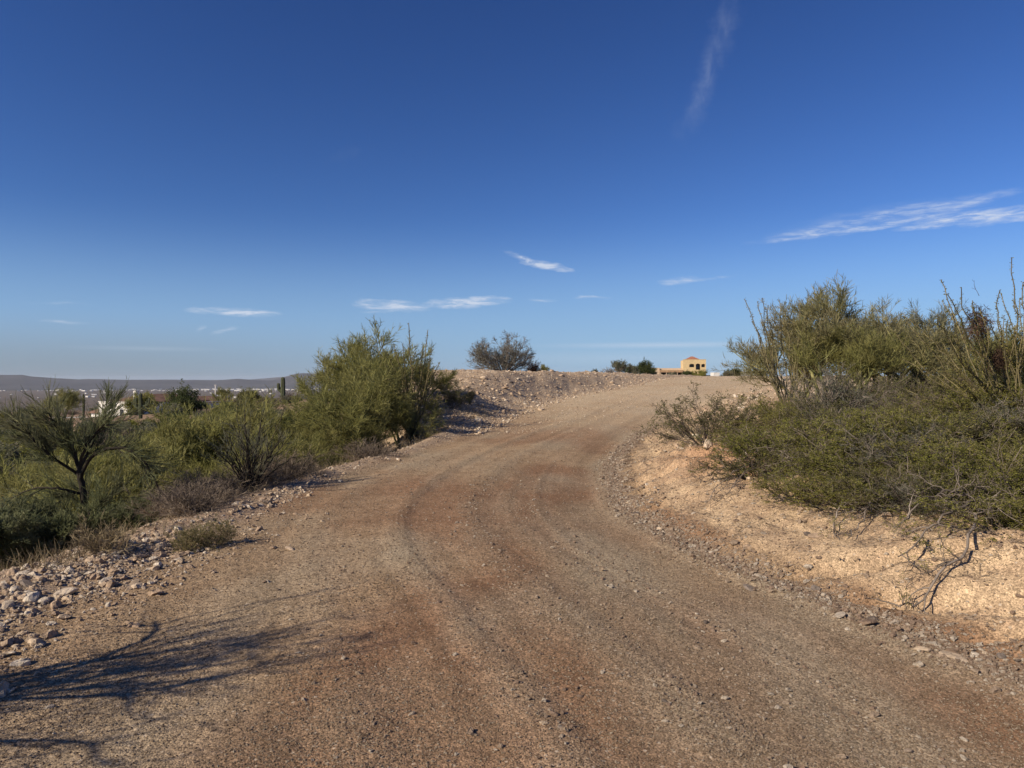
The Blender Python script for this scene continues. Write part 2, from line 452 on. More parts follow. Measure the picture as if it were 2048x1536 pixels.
def ground_material():
    m, nt = new_mat('ground_soil'); b = bsdf(nt, .95, .1); L = nt.links
    g = nt.nodes.new('ShaderNodeNewGeometry'); P = g.outputs['Position']
    def att(n):
        a = nt.nodes.new('ShaderNodeAttribute'); a.attribute_name = n
        s = nt.nodes.new('ShaderNodeSeparateColor'); L.new(a.outputs['Color'], s.inputs[0])
        return s.outputs[0], s.outputs[1], s.outputs[2], a.outputs['Alpha']
    grey, red, bank, upper = att('soil_a')
    bred, left, far, slope = att('soil_b')
    big = tnoise(nt, P, .55, 5); mid = tnoise(nt, P, 3.2, 6, .6); fin = tnoise(nt, P, 38, 4, .65)
    col = mixc(nt, mrange(nt, mid, .35, .65), (.258, .178, .109), (.318, .228, .144))
    col = mixc(nt, M_(nt, 'MULTIPLY', red, .85), col, mixc(nt, mrange(nt, mid, .3, .7), (.18, .102, .060), (.232, .138, .082)))
    col = mixc(nt, M_(nt, 'MULTIPLY', grey, .7), col, (.29, .242, .172))
    col = mixc(nt, upper, col, mixc(nt, mrange(nt, big, .35, .65), (.46, .365, .25), (.42, .315, .205)))
    col = mixc(nt, M_(nt, 'MULTIPLY', left, .8), col, mixc(nt, mrange(nt, mid, .35, .65), (.30, .22, .16), (.40, .31, .22)))
    col = mixc(nt, M_(nt, 'MULTIPLY', slope, .9), col, mixc(nt, mrange(nt, big, .4, .6), (.30, .20, .135), (.20, .14, .095)))
    sand = mixc(nt, mrange(nt, mid, .38, .62), (.455, .335, .213), (.33, .235, .152))
    col = mixc(nt, mrange(nt, bank, .1, .9), col, sand)
    col = mixc(nt, bred, col, (.37, .205, .115))
    # far country: scrub covered desert
    fs = tnoise(nt, P, .016, 6, .7)
    fars = mixc(nt, mrange(nt, fs, .38, .6), (.085, .068, .048), (.15, .105, .075))
    dots = tvor(nt, P, .14)
    fars = mixc(nt, mrange(nt, dots.outputs['Distance'], .25, .5), (.05, .052, .03), fars)
    col = mixc(nt, far, col, fars)
    # grains: pale and dark specks
    v = tvor(nt, P, 120); vc = nt.nodes.new('ShaderNodeSeparateColor'); L.new(v.outputs['Color'], vc.inputs[0])
    sp = M_(nt, 'SUBTRACT', 1.0, far)
    grain = mrange(nt, vc.outputs[0], 0, 1, .55, 1.45, False)
    v2 = tvor(nt, P, 42); v2c = nt.nodes.new('ShaderNodeSeparateColor'); L.new(v2.outputs['Color'], v2c.inputs[0])
    grain2 = mrange(nt, v2c.outputs[1], 0, 1, .8, 1.2, False)
    gg = M_(nt, 'MULTIPLY', grain, grain2)
    gg = M_(nt, 'ADD', M_(nt, 'MULTIPLY', gg, sp), M_(nt, 'SUBTRACT', 1.0, sp))
    sc = V_(nt, 'SCALE', col); L.new(gg, sc.inputs['Scale'])
    peb = M_(nt, 'MULTIPLY', M_(nt, 'MULTIPLY', mrange(nt, v2c.outputs[0], .93, .96), mrange(nt, v2.outputs['Distance'], .45, .3)), sp)
    streak, roadm, behind, bk2 = att('soil_c')
    stk = V_(nt, 'SCALE', sc.outputs[0]); L.new(mrange(nt, streak, .1, .9, .74, 1.26, False), stk.inputs['Scale'])
    sc = stk
    fcol = mixc(nt, M_(nt, 'MULTIPLY', peb, .7), sc.outputs[0], (.50, .42, .33))
    L.new(fcol, b.inputs['Base Color'])
    # relief of grains
    h = M_(nt, 'ADD', M_(nt, 'MULTIPLY', M_(nt, 'SUBTRACT', 1.0, v.outputs['Distance']), .35), M_(nt, 'MULTIPLY', M_(nt, 'SUBTRACT', 1.0, v2.outputs['Distance']), .25))
    h = M_(nt, 'ADD', h, M_(nt, 'MULTIPLY', fin, .45))
    h = M_(nt, 'ADD', h, M_(nt, 'MULTIPLY', tnoise(nt, P, 9, 4, .6), .5))
    bp = nt.nodes.new('ShaderNodeBump'); bp.inputs['Distance'].default_value = .010; bp.inputs['Strength'].default_value = .85
    L.new(h, bp.inputs['Height']); L.new(bp.outputs[0], b.inputs['Normal'])
    MAT['ground'] = m

def stone_mat(name, c1, c2, c3):
    m, nt = new_mat(name); b = bsdf(nt, .9, .15)
    tc = nt.nodes.new('ShaderNodeTexCoord'); oi = nt.nodes.new('ShaderNodeObjectInfo')
    col = mixc(nt, mrange(nt, oi.outputs['Random'], .2, .6), c1, c2)
    r2 = M_(nt, 'FRACT', M_(nt, 'MULTIPLY', oi.outputs['Random'], 17.31))
    col = mixc(nt, mrange(nt, r2, .6, .9), col, c3)
    n = tnoise(nt, tc.outputs['Object'], 2.2, 5)
    sc = V_(nt, 'SCALE', col); nt.links.new(mrange(nt, n, .25, .75, .72, 1.2), sc.inputs['Scale'])
    nt.links.new(sc.outputs[0], b.inputs['Base Color'])
    bp = nt.nodes.new('ShaderNodeBump'); bp.inputs['Distance'].default_value = .06; bp.inputs['Strength'].default_value = .6
    nt.links.new(tnoise(nt, tc.outputs['Object'], 6, 6, .65), bp.inputs['Height']); nt.links.new(bp.outputs[0], b.inputs['Normal'])
    MAT[name] = m

ground_material()
stone_mat('pale_stone', (.55, .43, .31), (.42, .31, .22), (.66, .57, .46))
stone_mat('road_stone', (.34, .26, .19), (.26, .185, .135), (.48, .41, .33))
stone_mat('grit', (.30, .225, .155), (.235, .165, .11), (.42, .345, .26))
stone_mat('dark_stone', (.20, .165, .14), (.15, .12, .10), (.28, .23, .19))
leafy('pv_twig', (0.244, 0.244, 0.085), (0.301, 0.280, 0.116), .5)
leafy('pv_twig_dry', (0.244, 0.236, 0.116), (0.301, 0.259, 0.147), .5)
leafy('pv_twig_grey', (0.186, 0.192, 0.124), (0.244, 0.228, 0.155), .5)
simple('pv_bark', (.16, .165, .06), .7, .3, 8, island=.2, hue=(.22, .20, .10))
simple('pv_bark_dark', (.028, .023, .018), .9, .3, 8, island=.2, hue=(.055, .045, .032))
leafy('broom_twig', (0.141, 0.161, 0.080), (0.218, 0.218, 0.124), .5)
leafy('creosote_leaf', (0.216, 0.222, 0.053), (0.299, 0.274, 0.081), .5)
leafy('creosote_dark', (0.133, 0.140, 0.053), (0.183, 0.163, 0.072), .5)
leafy('bursage_leaf', (0.160, 0.171, 0.118), (0.218, 0.211, 0.152), .5)
leafy('weed_leaf', (.22, .20, .09), (.27, .23, .12), .5)
simple('creosote_stem', (.12, .10, .08), .9, .3, 10, island=.3, hue=(.22, .18, .15))
simple('dead_wood', (.15, .125, .105), .9, .3, 10, island=.3, hue=(.26, .22, .19))
simple('dry_twig', (.15, .12, .095), .9, .3, 5, island=.4, hue=(.22, .175, .13))
simple('dry_straw', (.27, .215, .13), .9, .3, 5, island=.4, hue=(.20, .16, .10))
simple('ocotillo_bark', (.135, .115, .065), .9, .3, 14, island=.2, hue=(.20, .17, .09))
leafy('ocotillo_leaf', (0.218, 0.191, 0.062), (0.179, 0.185, 0.062), .5)
simple('mesquite_bark', (.15, .135, .12), .9, .3, 8, island=.25, hue=(.21, .19, .165))
leafy('mesquite_leaf', (.20, .21, .15), (.25, .24, .19), .5)
leafy('bush_leaf', (0.077, 0.099, 0.039), (0.115, 0.132, 0.048), .5)
simple('saguaro_skin', (.075, .085, .045), .7, .25, 3, bump=.02)
simple('mistletoe', (.06, .036, .026), .9, .35, 6, island=.4, hue=(.10, .062, .042))
simple('stucco_white', (.72, .70, .66), .9, .06, 1.5)
simple('stucco_yellow', (.62, .47, .26), .9, .08, 1.2)
simple('stucco_tan', (.55, .42, .29), .9, .08, 1.2)
simple('roof_tile', (.30, .13, .08), .85, .3, 3)
simple('roof_brown', (.16, .095, .07), .9, .25, 1.2)
simple('roof_tan', (.33, .21, .12), .9, .2, 2)
simple('glass_dark', (.02, .022, .025), .25, .1, 1, spec=.5)
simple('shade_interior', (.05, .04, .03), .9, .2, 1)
simple('metal_grey', (.38, .38, .37), .5, .1, 2)
simple('paint_white', (.70, .68, .63), .4, .05, 1, spec=.5)
simple('rubber', (.02, .02, .02), .8, .1, 4)
simple('hill_rock', (.06, .058, .06), .95, .3, .002)
make_ground()

# ------------------------------------------------------------------ hills beyond the valley
def hills():
    def ridge(name, r0, r1, prof, seed, azl, n=260, m=16):
        u = np.linspace(azl[0], azl[1], n); az = np.arctan((u - 1024) / FPX)
        top = np.interp(u, [p[0] for p in prof], [p[1] for p in prof])
        rr = np.linspace(r0, r1, m)
        A, RR = np.meshgrid(az, rr)
        rc = (r0 + r1) / 2
        ztop = EYE + (760 - top) / FPX * rc * np.cos(az)
        t = np.linspace(-1, 1, m)[:, None]
        sh = np.clip(1 - np.abs(t) ** 1.3, 0, 1)
        x = np.sin(A) * RR; y = np.cos(A) * RR
        z = -95 + (ztop[None] + 95) * sh * (1 + .16 * fbm(x / 700, y / 700, seed, 4) * (sh > 0))
        idx = np.arange(n * m).reshape(m, n)
        q = np.stack([idx[:-1, :-1], idx[:-1, 1:], idx[1:, 1:], idx[1:, :-1]], -1).reshape(-1, 4)
        o = obj(name, mesh_np(name, [(np.stack([x.ravel(), y.ravel(), z.ravel()], 1), q, 0)], [MAT['hill_rock']]))
        tag(o, kind='structure')
    ridge('hills', 7600, 10500, [(-500, 756), (-200, 753), (-40, 751), (0, 750), (45, 750), (60, 753), (105, 756), (160, 758), (250, 759), (330, 759), (430, 761), (475, 757), (520, 760), (545, 760), (575, 752), (592, 747), (612, 746), (650, 748), (700, 753), (800, 760), (1200, 762)], 71, (-500, 1200))
    ridge('hills', 12500, 14500, [(-500, 760), (100, 760), (140, 759), (175, 756), (200, 757), (300, 761), (500, 758), (545, 754), (580, 752), (620, 757), (900, 760)], 72, (-500, 900), 160, 8)
hills()

# ------------------------------------------------------------------ plant generator
def nrm(v): return v / np.maximum(np.linalg.norm(v, axis=-1, keepdims=True), 1e-9)

def grow(rs, P, D, L, n, wander=.15, up=0.0, droop=0.0):
    N = len(P); pts = np.empty((N, n + 1, 3)); pts[:, 0] = P; d = nrm(D)
    for i in range(n):
        d = nrm(d + rs.normal(0, wander, (N, 3)) + np.array([0, 0, up - droop * (i + 1) / n]))
        pts[:, i + 1] = pts[:, i] + d * (L / n)[:, None]
    return pts

def radii(r0, r1, n, N):
    r0 = np.broadcast_to(r0, (N,)); r1 = np.broadcast_to(r1, (N,))
    t = np.linspace(0, 1, n + 1)[None]
    return r0[:, None] * (1 - t) + r1[:, None] * t

def kids(rs, pts, k, t0, t1, a0, a1, l0, l1, taper=.4):
    """k children per parent: positions, directions, lengths, parent parameter, parent index"""
    N, m, _ = pts.shape; n = m - 1
    pi = np.repeat(np.arange(N), k)
    t = rs.uniform(t0, t1, len(pi))
    f = np.clip(t * n, 0, n - 1e-6); i = f.astype(int); fr = (f - i)[:, None]
    A = pts[pi, i]; B = pts[pi, i + 1]
    P = A * (1 - fr) + B * fr; T = nrm(B - A)
    ref = nrm(rs.normal(size=(len(pi), 3))); side = nrm(np.cross(T, ref))
    ang = np.radians(rs.uniform(a0, a1, len(pi)))[:, None]
    D = T * np.cos(ang) + side * np.sin(ang)
    L = rs.uniform(l0, l1, len(pi)) * (1 - taper * t)
    return P, D, L, t, pi

def tube(pts, rad, sides=4, rs=None):
    N, m, _ = pts.shape
    T = np.empty_like(pts); T[:, 1:-1] = pts[:, 2:] - pts[:, :-2]; T[:, 0] = pts[:, 1] - pts[:, 0]; T[:, -1] = pts[:, -1] - pts[:, -2]
    T = nrm(T)
    mean = nrm(pts[:, -1] - pts[:, 0])
    rr = rs if rs is not None else np.random.default_rng(1)
    ref = nrm(np.cross(mean, rr.normal(size=(N, 3))))[:, None]
    U = nrm(np.cross(T, np.broadcast_to(ref, T.shape))); W = np.cross(T, U)
    if sides == 2:
        V = np.stack([pts - U * rad[..., None], pts + U * rad[..., None]], 2)
        base = (np.arange(N) * m * 2)[:, None] + (np.arange(m - 1) * 2)[None]
        b = base.ravel()
        F = np.stack([b, b + 1, b + 3, b + 2], 1)
        return V.reshape(-1, 3), F
    a = np.arange(sides) * 2 * np.pi / sides
    V = pts[:, :, None] + rad[..., None, None] * (U[:, :, None] * np.cos(a)[None, None, :, None] + W[:, :, None] * np.sin(a)[None, None, :, None])
    base = (np.arange(N) * m * sides)[:, None, None] + (np.arange(m - 1) * sides)[None, :, None]
    j = np.arange(sides)[None, None]; j2 = (j + 1) % sides
    F = np.stack([base + j, base + j2, base + sides + j2, base + sides + j], -1).reshape(-1, 4)
    return V.reshape(-1, 3), F

def leaves(rs, P, size, aspect=.5, D=None):
    N = len(P); s = rs.uniform(.6, 1.3, N)[:, None] * size
    a = nrm(rs.normal(size=(N, 3))) if D is None else nrm(D + rs.normal(0, .5, (N, 3)))
    b = nrm(np.cross(a, rs.normal(size=(N, 3)))) * s * aspect; a = a * s
    V = np.stack([P, P + a * .5 - b * .5, P + a, P + a * .5 + b * .5], 1)
    F = np.arange(N * 4).reshape(N, 4)
    return V.reshape(-1, 3), F

def palo_verde(seed, H=3.0, W=3.0, twig='pv_twig', bark='pv_bark', trunks=4, up=.10, tw=.005, dens=1.0, keep=1.0):
    rs = np.random.default_rng(seed)
    n = trunks
    az = np.linspace(0, 2*np.pi, n, endpoint=False) + rs.uniform(-.5, .5, n)
    tilt = np.radians(rs.uniform(12, 42, n)) * min(1.4, W / H)
    D = np.stack([np.cos(az) * np.sin(tilt), np.sin(az) * np.sin(tilt), np.cos(tilt)], 1)
    P = np.zeros((n, 3)); P[:, :2] = D[:, :2] * .12
    t0 = grow(rs, P, D, rs.uniform(.42, .62, n) * H, 7, .16, .03)
    r0 = H * .018
    bk = [tube(t0, radii(r0, r0 * .45, 7, n), 7, rs)]
    a = kids(rs, t0, 5, .25, 1.0, 20, 60, .28 * H, .48 * H, .2)
    t1 = grow(rs, a[0], a[1], a[2], 5, .20, up)
    bk.append(tube(t1, radii(r0 * .45, r0 * .18, 5, len(t1)), 5, rs))
    a = kids(rs, t1, 7, .2, 1.0, 20, 60, .16 * H, .32 * H, .3)
    t2 = grow(rs, a[0], a[1], a[2], 4, .22, up, .04)
    bk.append(tube(t2, radii(r0 * .2, r0 * .08, 4, len(t2)), 3, rs))
    a = kids(rs, t2, 8, .15, 1.0, 15, 55, .09 * H, .20 * H, .3)
    t3 = grow(rs, a[0], a[1], a[2], 3, .16, up * 1.3)
    if keep < 1: t3 = t3[rs.random(len(t3)) < keep]
    fol = [tube(t3, radii(tw * 1.1, tw * .7, 3, len(t3)), 2, rs)]
    k = max(1, int(round(14 * dens)))
    a = kids(rs, t3, k, .05, 1.0, 15, 60, .028 * H, .085 * H, .3)
    t4 = grow(rs, a[0], a[1], a[2], 1, .12, up * 1.2)
    fol.append(tube(t4, radii(tw, tw * .6, 1, len(t4)), 2, rs))
    tm = mesh_np('palo_verde_trunk', [(v, f, 0) for v, f in bk], [MAT[bark]])
    fm = mesh_np('palo_verde_foliage', [(v, f, 0) for v, f in fol], [MAT[twig]])
    return [('trunk', tm), ('foliage', fm)]

def creosote(seed, H=1.0, W=1.2, leaf='creosote_leaf', stem='creosote_stem', n=22, k=9, ls=.014, dens=1.0, lean=(0, 0)):
    rs = np.random.default_rng(seed)
    az = rs.uniform(0, 2*np.pi, n); tilt = np.radians(np.abs(rs.normal(0, 24, n)) + 6) * (W / H)
    D = np.stack([np.cos(az) * np.sin(tilt), np.sin(az) * np.sin(tilt), np.cos(tilt)], 1) + np.array([lean[0], lean[1], 0])
    P = np.concatenate([nrm(D)[:, :2] * rs.uniform(0, .08, n)[:, None], np.zeros((n, 1)) - .03], 1)
    t0 = grow(rs, P, D, rs.uniform(.65, 1.08, n) * H, 7, .16, .02)
    bk = [tube(t0, radii(.0075 * H, .003 * H, 7, n), 4, rs)]
    a = kids(rs, t0, k, .25, 1.0, 20, 55, .18 * H, .38 * H, .3)
    t1 = grow(rs, a[0], a[1], a[2], 4, .2, .07)
    bk.append(tube(t1, radii(.003 * H, .0015 * H, 4, len(t1)), 3, rs))
    a = kids(rs, t1, 7, .2, 1.0, 20, 60, .06 * H, .14 * H, .2)
    t2 = grow(rs, a[0], a[1], a[2], 2, .2, .05)
    bk.append(tube(t2, radii(.0016 * H, .001 * H, 2, len(t2)), 2, rs))
    q = kids(rs, t2, max(1, int(round(12 * dens))), .15, 1.0, 20, 70, 1, 1, 0)
    lv = leaves(rs, q[0], ls, .5, q[1])
    tm = mesh_np('creosote_stems', [(v, f, 0) for v, f in bk], [MAT[stem]])
    fm = mesh_np('creosote_leaves', [(lv[0], lv[1], 0)], [MAT[leaf]])
    return [('stems', tm), ('foliage', fm)]

def ocotillo(seed, tips, leaf='ocotillo_leaf', r=.012, per_m=85, ls=.02, forks=.35, base=.12):
    """tips: list of end points relative to the base"""
    rs = np.random.default_rng(seed)
    N = len(tips); n = 14; T = np.array(tips, float)
    P = np.concatenate([nrm(T)[:, :2] * base * rs.uniform(.3, 1, N)[:, None], np.zeros((N, 1)) - .02], 1)
    t = np.linspace(0, 1, n + 1)[None, :, None]
    L = np.linalg.norm(T - P, axis=1)
    mid = (P + T) / 2 + rs.normal(0, .045, (N, 3)) * L[:, None] + np.array([0, 0, .04]) * L[:, None]
    pts = (1-t)**2 * P[:, None] + 2*t*(1-t) * mid[:, None] + t*t * T[:, None]
    w = np.cumsum(rs.normal(0, .010, (N, n + 1, 3)), 1) * L[:, None, None]; w -= w[:, :1] + (w[:, -1:] - w[:, :1]) * t
    pts = pts + w
    rad = radii(r, r * .42, n, N)
    bk = [tube(pts, rad, 5, rs)]
    nf = int(N * forks)
    src = [pts]
    if nf:
        sel = pts[rs.choice(N, nf, replace=False)]
        a = kids(rs, sel, 1, .35, .75, 12, 30, .45, .9, .2)
        pf = grow(rs, a[0], a[1], a[2], n, .06, .05)
        bk.append(tube(pf, radii(r * .6, r * .35, n, nf), 4, rs)); src.append(pf)
    # leaves and thorns along the wands
    LP, LD = [], []
    for p in src:
        ln = np.linalg.norm(np.diff(p, axis=1), axis=2).sum(1)
        k = max(4, int(per_m * ln.mean()))
        a = kids(rs, p, k, .06, 1.0, 40, 85, 1, 1, 0)
        LP.append(a[0] + nrm(a[1]) * r * .6); LD.append(a[1])
    lv = leaves(rs, np.concatenate(LP), ls, .45, np.concatenate(LD))
    return [('stems', mesh_np('ocotillo_stems', [(v, f, 0) for v, f in bk], [MAT['ocotillo_bark']])),
            ('foliage', mesh_np('ocotillo_leaves', [(lv[0], lv[1], 0)], [MAT[leaf]]))]

def dry_brush(seed, H=.5, W=.8, mat='dry_twig', n=110, tw=.0022, up=.05):
    rs = np.random.default_rng(seed)
    az = rs.uniform(0, 2*np.pi, n); tilt = np.radians(np.sqrt(rs.uniform(0, 1, n)) * 72)
    D = np.stack([np.cos(az) * np.sin(tilt), np.sin(az) * np.sin(tilt), np.cos(tilt)], 1)
    P = np.stack([rs.normal(0, .13 * W, n), rs.normal(0, .13 * W, n), np.full(n, -.02)], 1)
    L = rs.uniform(.6, 1.05, n) * (H * np.cos(tilt) + W * .5 * np.sin(tilt))
    t0 = grow(rs, P, D, L, 5, .16, up)
    ch = [tube(t0, radii(tw * 1.6, tw * .8, 5, n), 3, rs)]
    a = kids(rs, t0, 8, .15, 1, 15, 55, .14 * H + .05, .4 * H, .3)
    t1 = grow(rs, a[0], a[1], a[2], 3, .2, up)
    ch.append(tube(t1, radii(tw, tw * .6, 3, len(t1)), 2, rs))
    a = kids(rs, t1, 4, .2, 1, 15, 55, .05, .18 * H + .03, .3)
    t2 = grow(rs, a[0], a[1], a[2], 1, .1, up)
    ch.append(tube(t2, radii(tw * .8, tw * .4, 1, len(t2)), 2, rs))
    return [('twigs', mesh_np('dry_twigs', [(v, f, 0) for v, f in ch], [MAT[mat]]))]

def dead_branches(seed, limbs, r=.016, mat='dead_wood', wander=.3, k=9, kl=(.15, .45), tuft=None):
    """limbs: list of polylines (points), gnarled bare wood"""
    rs = np.random.default_rng(seed)
    ch, srcs = [], []
    for pl in limbs:
        pl = np.array(pl, float); n = 16
        tt = np.linspace(0, len(pl) - 1, n + 1)
        p = np.stack([np.interp(tt, np.arange(len(pl)), pl[:, c]) for c in range(3)], 1)
        p[1:-1] = (p[:-2] + p[1:-1] * 2 + p[2:]) / 4
        p[1:] += rs.normal(0, .012, (n, 3))
        p = p[None]; ch.append(tube(p, radii(r, r * .3, n, 1), 6, rs)); srcs.append(p)
    p = np.concatenate(srcs)
    a = kids(rs, p, k, .15, 1, 20, 70, kl[0], kl[1], .3)
    t1 = grow(rs, a[0], a[1], a[2], 7, wander, -.01)
    ch.append(tube(t1, radii(r * .38, r * .14, 7, len(t1)), 4, rs))
    a = kids(rs, t1, 5, .2, 1, 20, 65, kl[0] * .35, kl[1] * .5, .3)
    t2 = grow(rs, a[0], a[1], a[2], 4, wander, 0)
    ch.append(tube(t2, radii(r * .15, r * .07, 4, len(t2)), 3, rs))
    parts = [('branches', mesh_np('gnarled_branches', [(v, f, 0) for v, f in ch], [MAT[mat]]))]
    if tuft:
        sel = t2[rs.random(len(t2)) < .5]
        q = kids(rs, sel, 14, .2, 1, 20, 70, 1, 1, 0)
        lv = leaves(rs, q[0] + rs.normal(0, .012, q[0].shape), .014, .5, q[1])
        parts.append(('foliage', mesh_np('tuft_leaves', [(lv[0], lv[1], 0)], [MAT[tuft]])))
    return parts

def mesquite(seed, H=2.5, W=4.2):
    rs = np.random.default_rng(seed)
    n = 18
    az = np.arange(n) * 2.399963 + rs.uniform(-.15, .15, n)
    tilt = np.radians(8 + 64 * np.sqrt((np.arange(n) + .5) / n))
    D = np.stack([np.cos(az) * np.sin(tilt), np.sin(az) * np.sin(tilt), np.cos(tilt)], 1)
    P = np.concatenate([D[:, :2] * .07, np.full((n, 1), -.05)], 1)
    L = .80 / np.sqrt((np.cos(tilt) / H) ** 2 + (np.sin(tilt) / (W * .5)) ** 2) * rs.uniform(.9, 1.03, n)
    t0 = grow(rs, P, D, L, 8, .12, .03)
    ch = [tube(t0, radii(.05, .018, 8, n), 6, rs)]
    a = kids(rs, t0, 8, .15, 1, 20, 60, .45, .95, .3); t1 = grow(rs, a[0], a[1], a[2], 5, .17, .06)
    ch.append(tube(t1, radii(.017, .008, 5, len(t1)), 4, rs))
    a = kids(rs, t1, 7, .2, 1, 20, 55, .25, .55, .3); t2 = grow(rs, a[0], a[1], a[2], 4, .2, .06)
    ch.append(tube(t2, radii(.008, .005, 4, len(t2)), 3, rs))
    a = kids(rs, t2, 6, .2, 1, 20, 55, .12, .32, .2); t3 = grow(rs, a[0], a[1], a[2], 2, .2, .04)
    e3 = (t3[:, -1, 0] / (W * .5)) ** 2 + (t3[:, -1, 1] / (W * .5)) ** 2 + ((t3[:, -1, 2] - H * .25) / (H * .75)) ** 2
    t3 = t3[(e3 < rs.uniform(.75, 1.12, len(t3))) & (t3[:, -1, 2] > .25)]
    ch.append(tube(t3, radii(.005, .004, 2, len(t3)), 2, rs))
    q = kids(rs, t3, 7, .2, 1, 20, 80, 1, 1, 0); q = [q[0][rs.random(len(q[0])) < .8], None]
    lv = leaves(rs, q[0], .035, .45)
    return [('trunk', mesh_np('mesquite_wood', [(v, f, 0) for v, f in ch], [MAT['mesquite_bark']])),
            ('foliage', mesh_np('mesquite_leaves', [(lv[0], lv[1], 0)], [MAT['mesquite_leaf']]))]

def round_bush(seed, H=2.0, W=3.0, leaf='bush_leaf', ls=.09, n=24):
    rs = np.random.default_rng(seed)
    az = rs.uniform(0, 2*np.pi, n); tilt = np.radians(rs.uniform(5, 75, n))
    D = np.stack([np.cos(az) * np.sin(tilt), np.sin(az) * np.sin(tilt), np.cos(tilt)], 1)
    L = .62 / np.sqrt((np.cos(tilt) / H) ** 2 + (np.sin(tilt) / (W / 2)) ** 2) * rs.uniform(.9, 1.3, n)
    t0 = grow(rs, np.zeros((n, 3)), D, L, 5, .14, .02)
    ch = [tube(t0, radii(.03, .012, 5, n), 4, rs)]
    a = kids(rs, t0, 9, .25, 1, 20, 60, .18 * W, .30 * W, .3); t1 = grow(rs, a[0], a[1], a[2], 3, .2, .03)
    t1[..., 2] = np.maximum(t1[..., 2], .03)
    ch.append(tube(t1, radii(.01, .005, 3, len(t1)), 3, rs))
    a = kids(rs, t1, 7, .2, 1, 20, 70, .06 * W, .13 * W, .2)
    t2 = grow(rs, a[0], a[1], a[2], 2, .2, .03)
    q = kids(rs, t2, 9, .1, 1, 20, 80, 1, 1, 0)
    lv = leaves(rs, q[0] + rs.normal(0, ls * .5, q[0].shape), ls, .5)
    return [('stems', mesh_np('bush_stems', [(v, f, 0) for v, f in ch], [MAT['mesquite_bark']])),
            ('foliage', mesh_np('bush_leaves', [(lv[0], lv[1], 0)], [MAT[leaf]]))]

def broom_tree(seed, limbs, k=30, tl=(.18, .42), tw=.0032, dens=10, up=.05, twig='broom_twig', bark='pv_bark_dark', sk=None):
    """limbs: list of (points, r0, r1, twig factor); brooms of straight leafless twigs stream off the limbs"""
    rs = np.random.default_rng(seed)
    bk, fol = [], []
    for pl, r0, r1, q in limbs:
        pl = np.array(pl, float); n = 18
        tt = np.linspace(0, len(pl) - 1, n + 1)
        p = np.stack([np.interp(tt, np.arange(len(pl)), pl[:, c]) for c in range(3)], 1)
        for _ in range(3): p[1:-1] = (p[:-2] + p[1:-1] * 2 + p[2:]) / 4
        p[1:] += rs.normal(0, .006, (n, 3)); p = p[None]
        bk.append(tube(p, radii(r0, r1, n, 1), 8, rs))
        kk = int(k * q)
        if kk < 1: continue
        a = kids(rs, p, kk, .22 if q < 1 else .15, 1.0, 18, 48, tl[0], tl[1], .1)
        t1 = grow(rs, a[0], a[1], a[2], 5, .09, up)
        bk.append(tube(t1, radii(.0055, .0028, 5, len(t1)), 4, rs))
        a = kids(rs, t1, dens, .05, 1.0, 8, 34, tl[0] * .5, tl[1] * .85, .35)
        t2 = grow(rs, a[0], a[1], a[2], 4, .06, up)
        fol.append(tube(t2, radii(tw, tw * .5, 4, len(t2)), 2, rs))
        a = kids(rs, t2, 2, .2, .9, 8, 28, tl[0] * .3, tl[1] * .5, .2)
        t3 = grow(rs, a[0], a[1], a[2], 2, .06, up)
        fol.append(tube(t3, radii(tw * .8, tw * .4, 2, len(t3)), 2, rs))
    return [('trunk', mesh_np('broom_wood', [(v, f, 0) for v, f in bk], [MAT[bark]])),
            ('foliage', mesh_np('broom_twigs', [(v, f, 0) for v, f in fol], [MAT[twig]]))]

def saguaro(seed, H=3.8, arms=((.5, .35, .25, 1),), r=.2):
    """arms: (height fraction of joint, reach, rise, side)"""
    def ribbed(path, rad):
        path = np.array(path, float); n = len(path)
        s = 24; a = np.arange(s) * 2 * np.pi / s
        T = np.gradient(path, axis=0); T = T / np.linalg.norm(T, axis=1, keepdims=True)
        ref = np.array([0, 1.0, 0])
        U = np.cross(T, ref); U /= np.linalg.norm(U, axis=1, keepdims=True); W = np.cross(T, U)
        rib = np.where(np.arange(s) % 2 == 0, 1.0, .84)
        V = path[:, None] + (rad[:, None] * rib[None])[..., None] * (U[:, None] * np.cos(a)[None, :, None] + W[:, None] * np.sin(a)[None, :, None])
        b = (np.arange(n - 1) * s)[:, None]; j = np.arange(s)[None]; j2 = (j + 1) % s
        F = np.stack([b + j, b + j2, b + s + j2, b + s + j], -1).reshape(-1, 4)
        return V.reshape(-1, 3), F
    z = np.concatenate([np.linspace(-.2, H * .95, 16), [H * .975, H * .992, H]])
    rad = np.interp(z, [-.2, H * .3, H * .8, H * .95, H * .975, H * .992, H], [r * .85, r, r * .92, r * .8, r * .6, r * .35, .01])
    parts = [('trunk', mesh_np('saguaro_trunk', [ribbed(np.stack([z * 0, z * 0, z], 1), rad) + (0,)], [MAT['saguaro_skin']], smooth=False))]
    for (jf, reach, rise, side) in arms:
        z0 = H * jf; t = np.linspace(0, 1, 8) * np.pi / 2
        c = reach * .55
        px = [0] + [reach - c + c * math.sin(q) for q in t] + [reach] * 5
        pz = [z0] + [z0 + c * (1 - math.cos(q)) for q in t] + [z0 + c + rise * f for f in (.4, .8, .93, .98, 1)]
        ang = side
        path = np.stack([np.array(px) * math.cos(ang), np.array(px) * math.sin(ang), np.array(pz)], 1)
        ra = np.array([r * .5] + [r * .62] * 8 + [r * .64, r * .6, r * .45, r * .25, .01])
        parts.append(('arm', mesh_np('saguaro_arm', [ribbed(path, ra) + (0,)], [MAT['saguaro_skin']], smooth=False)))
    return parts

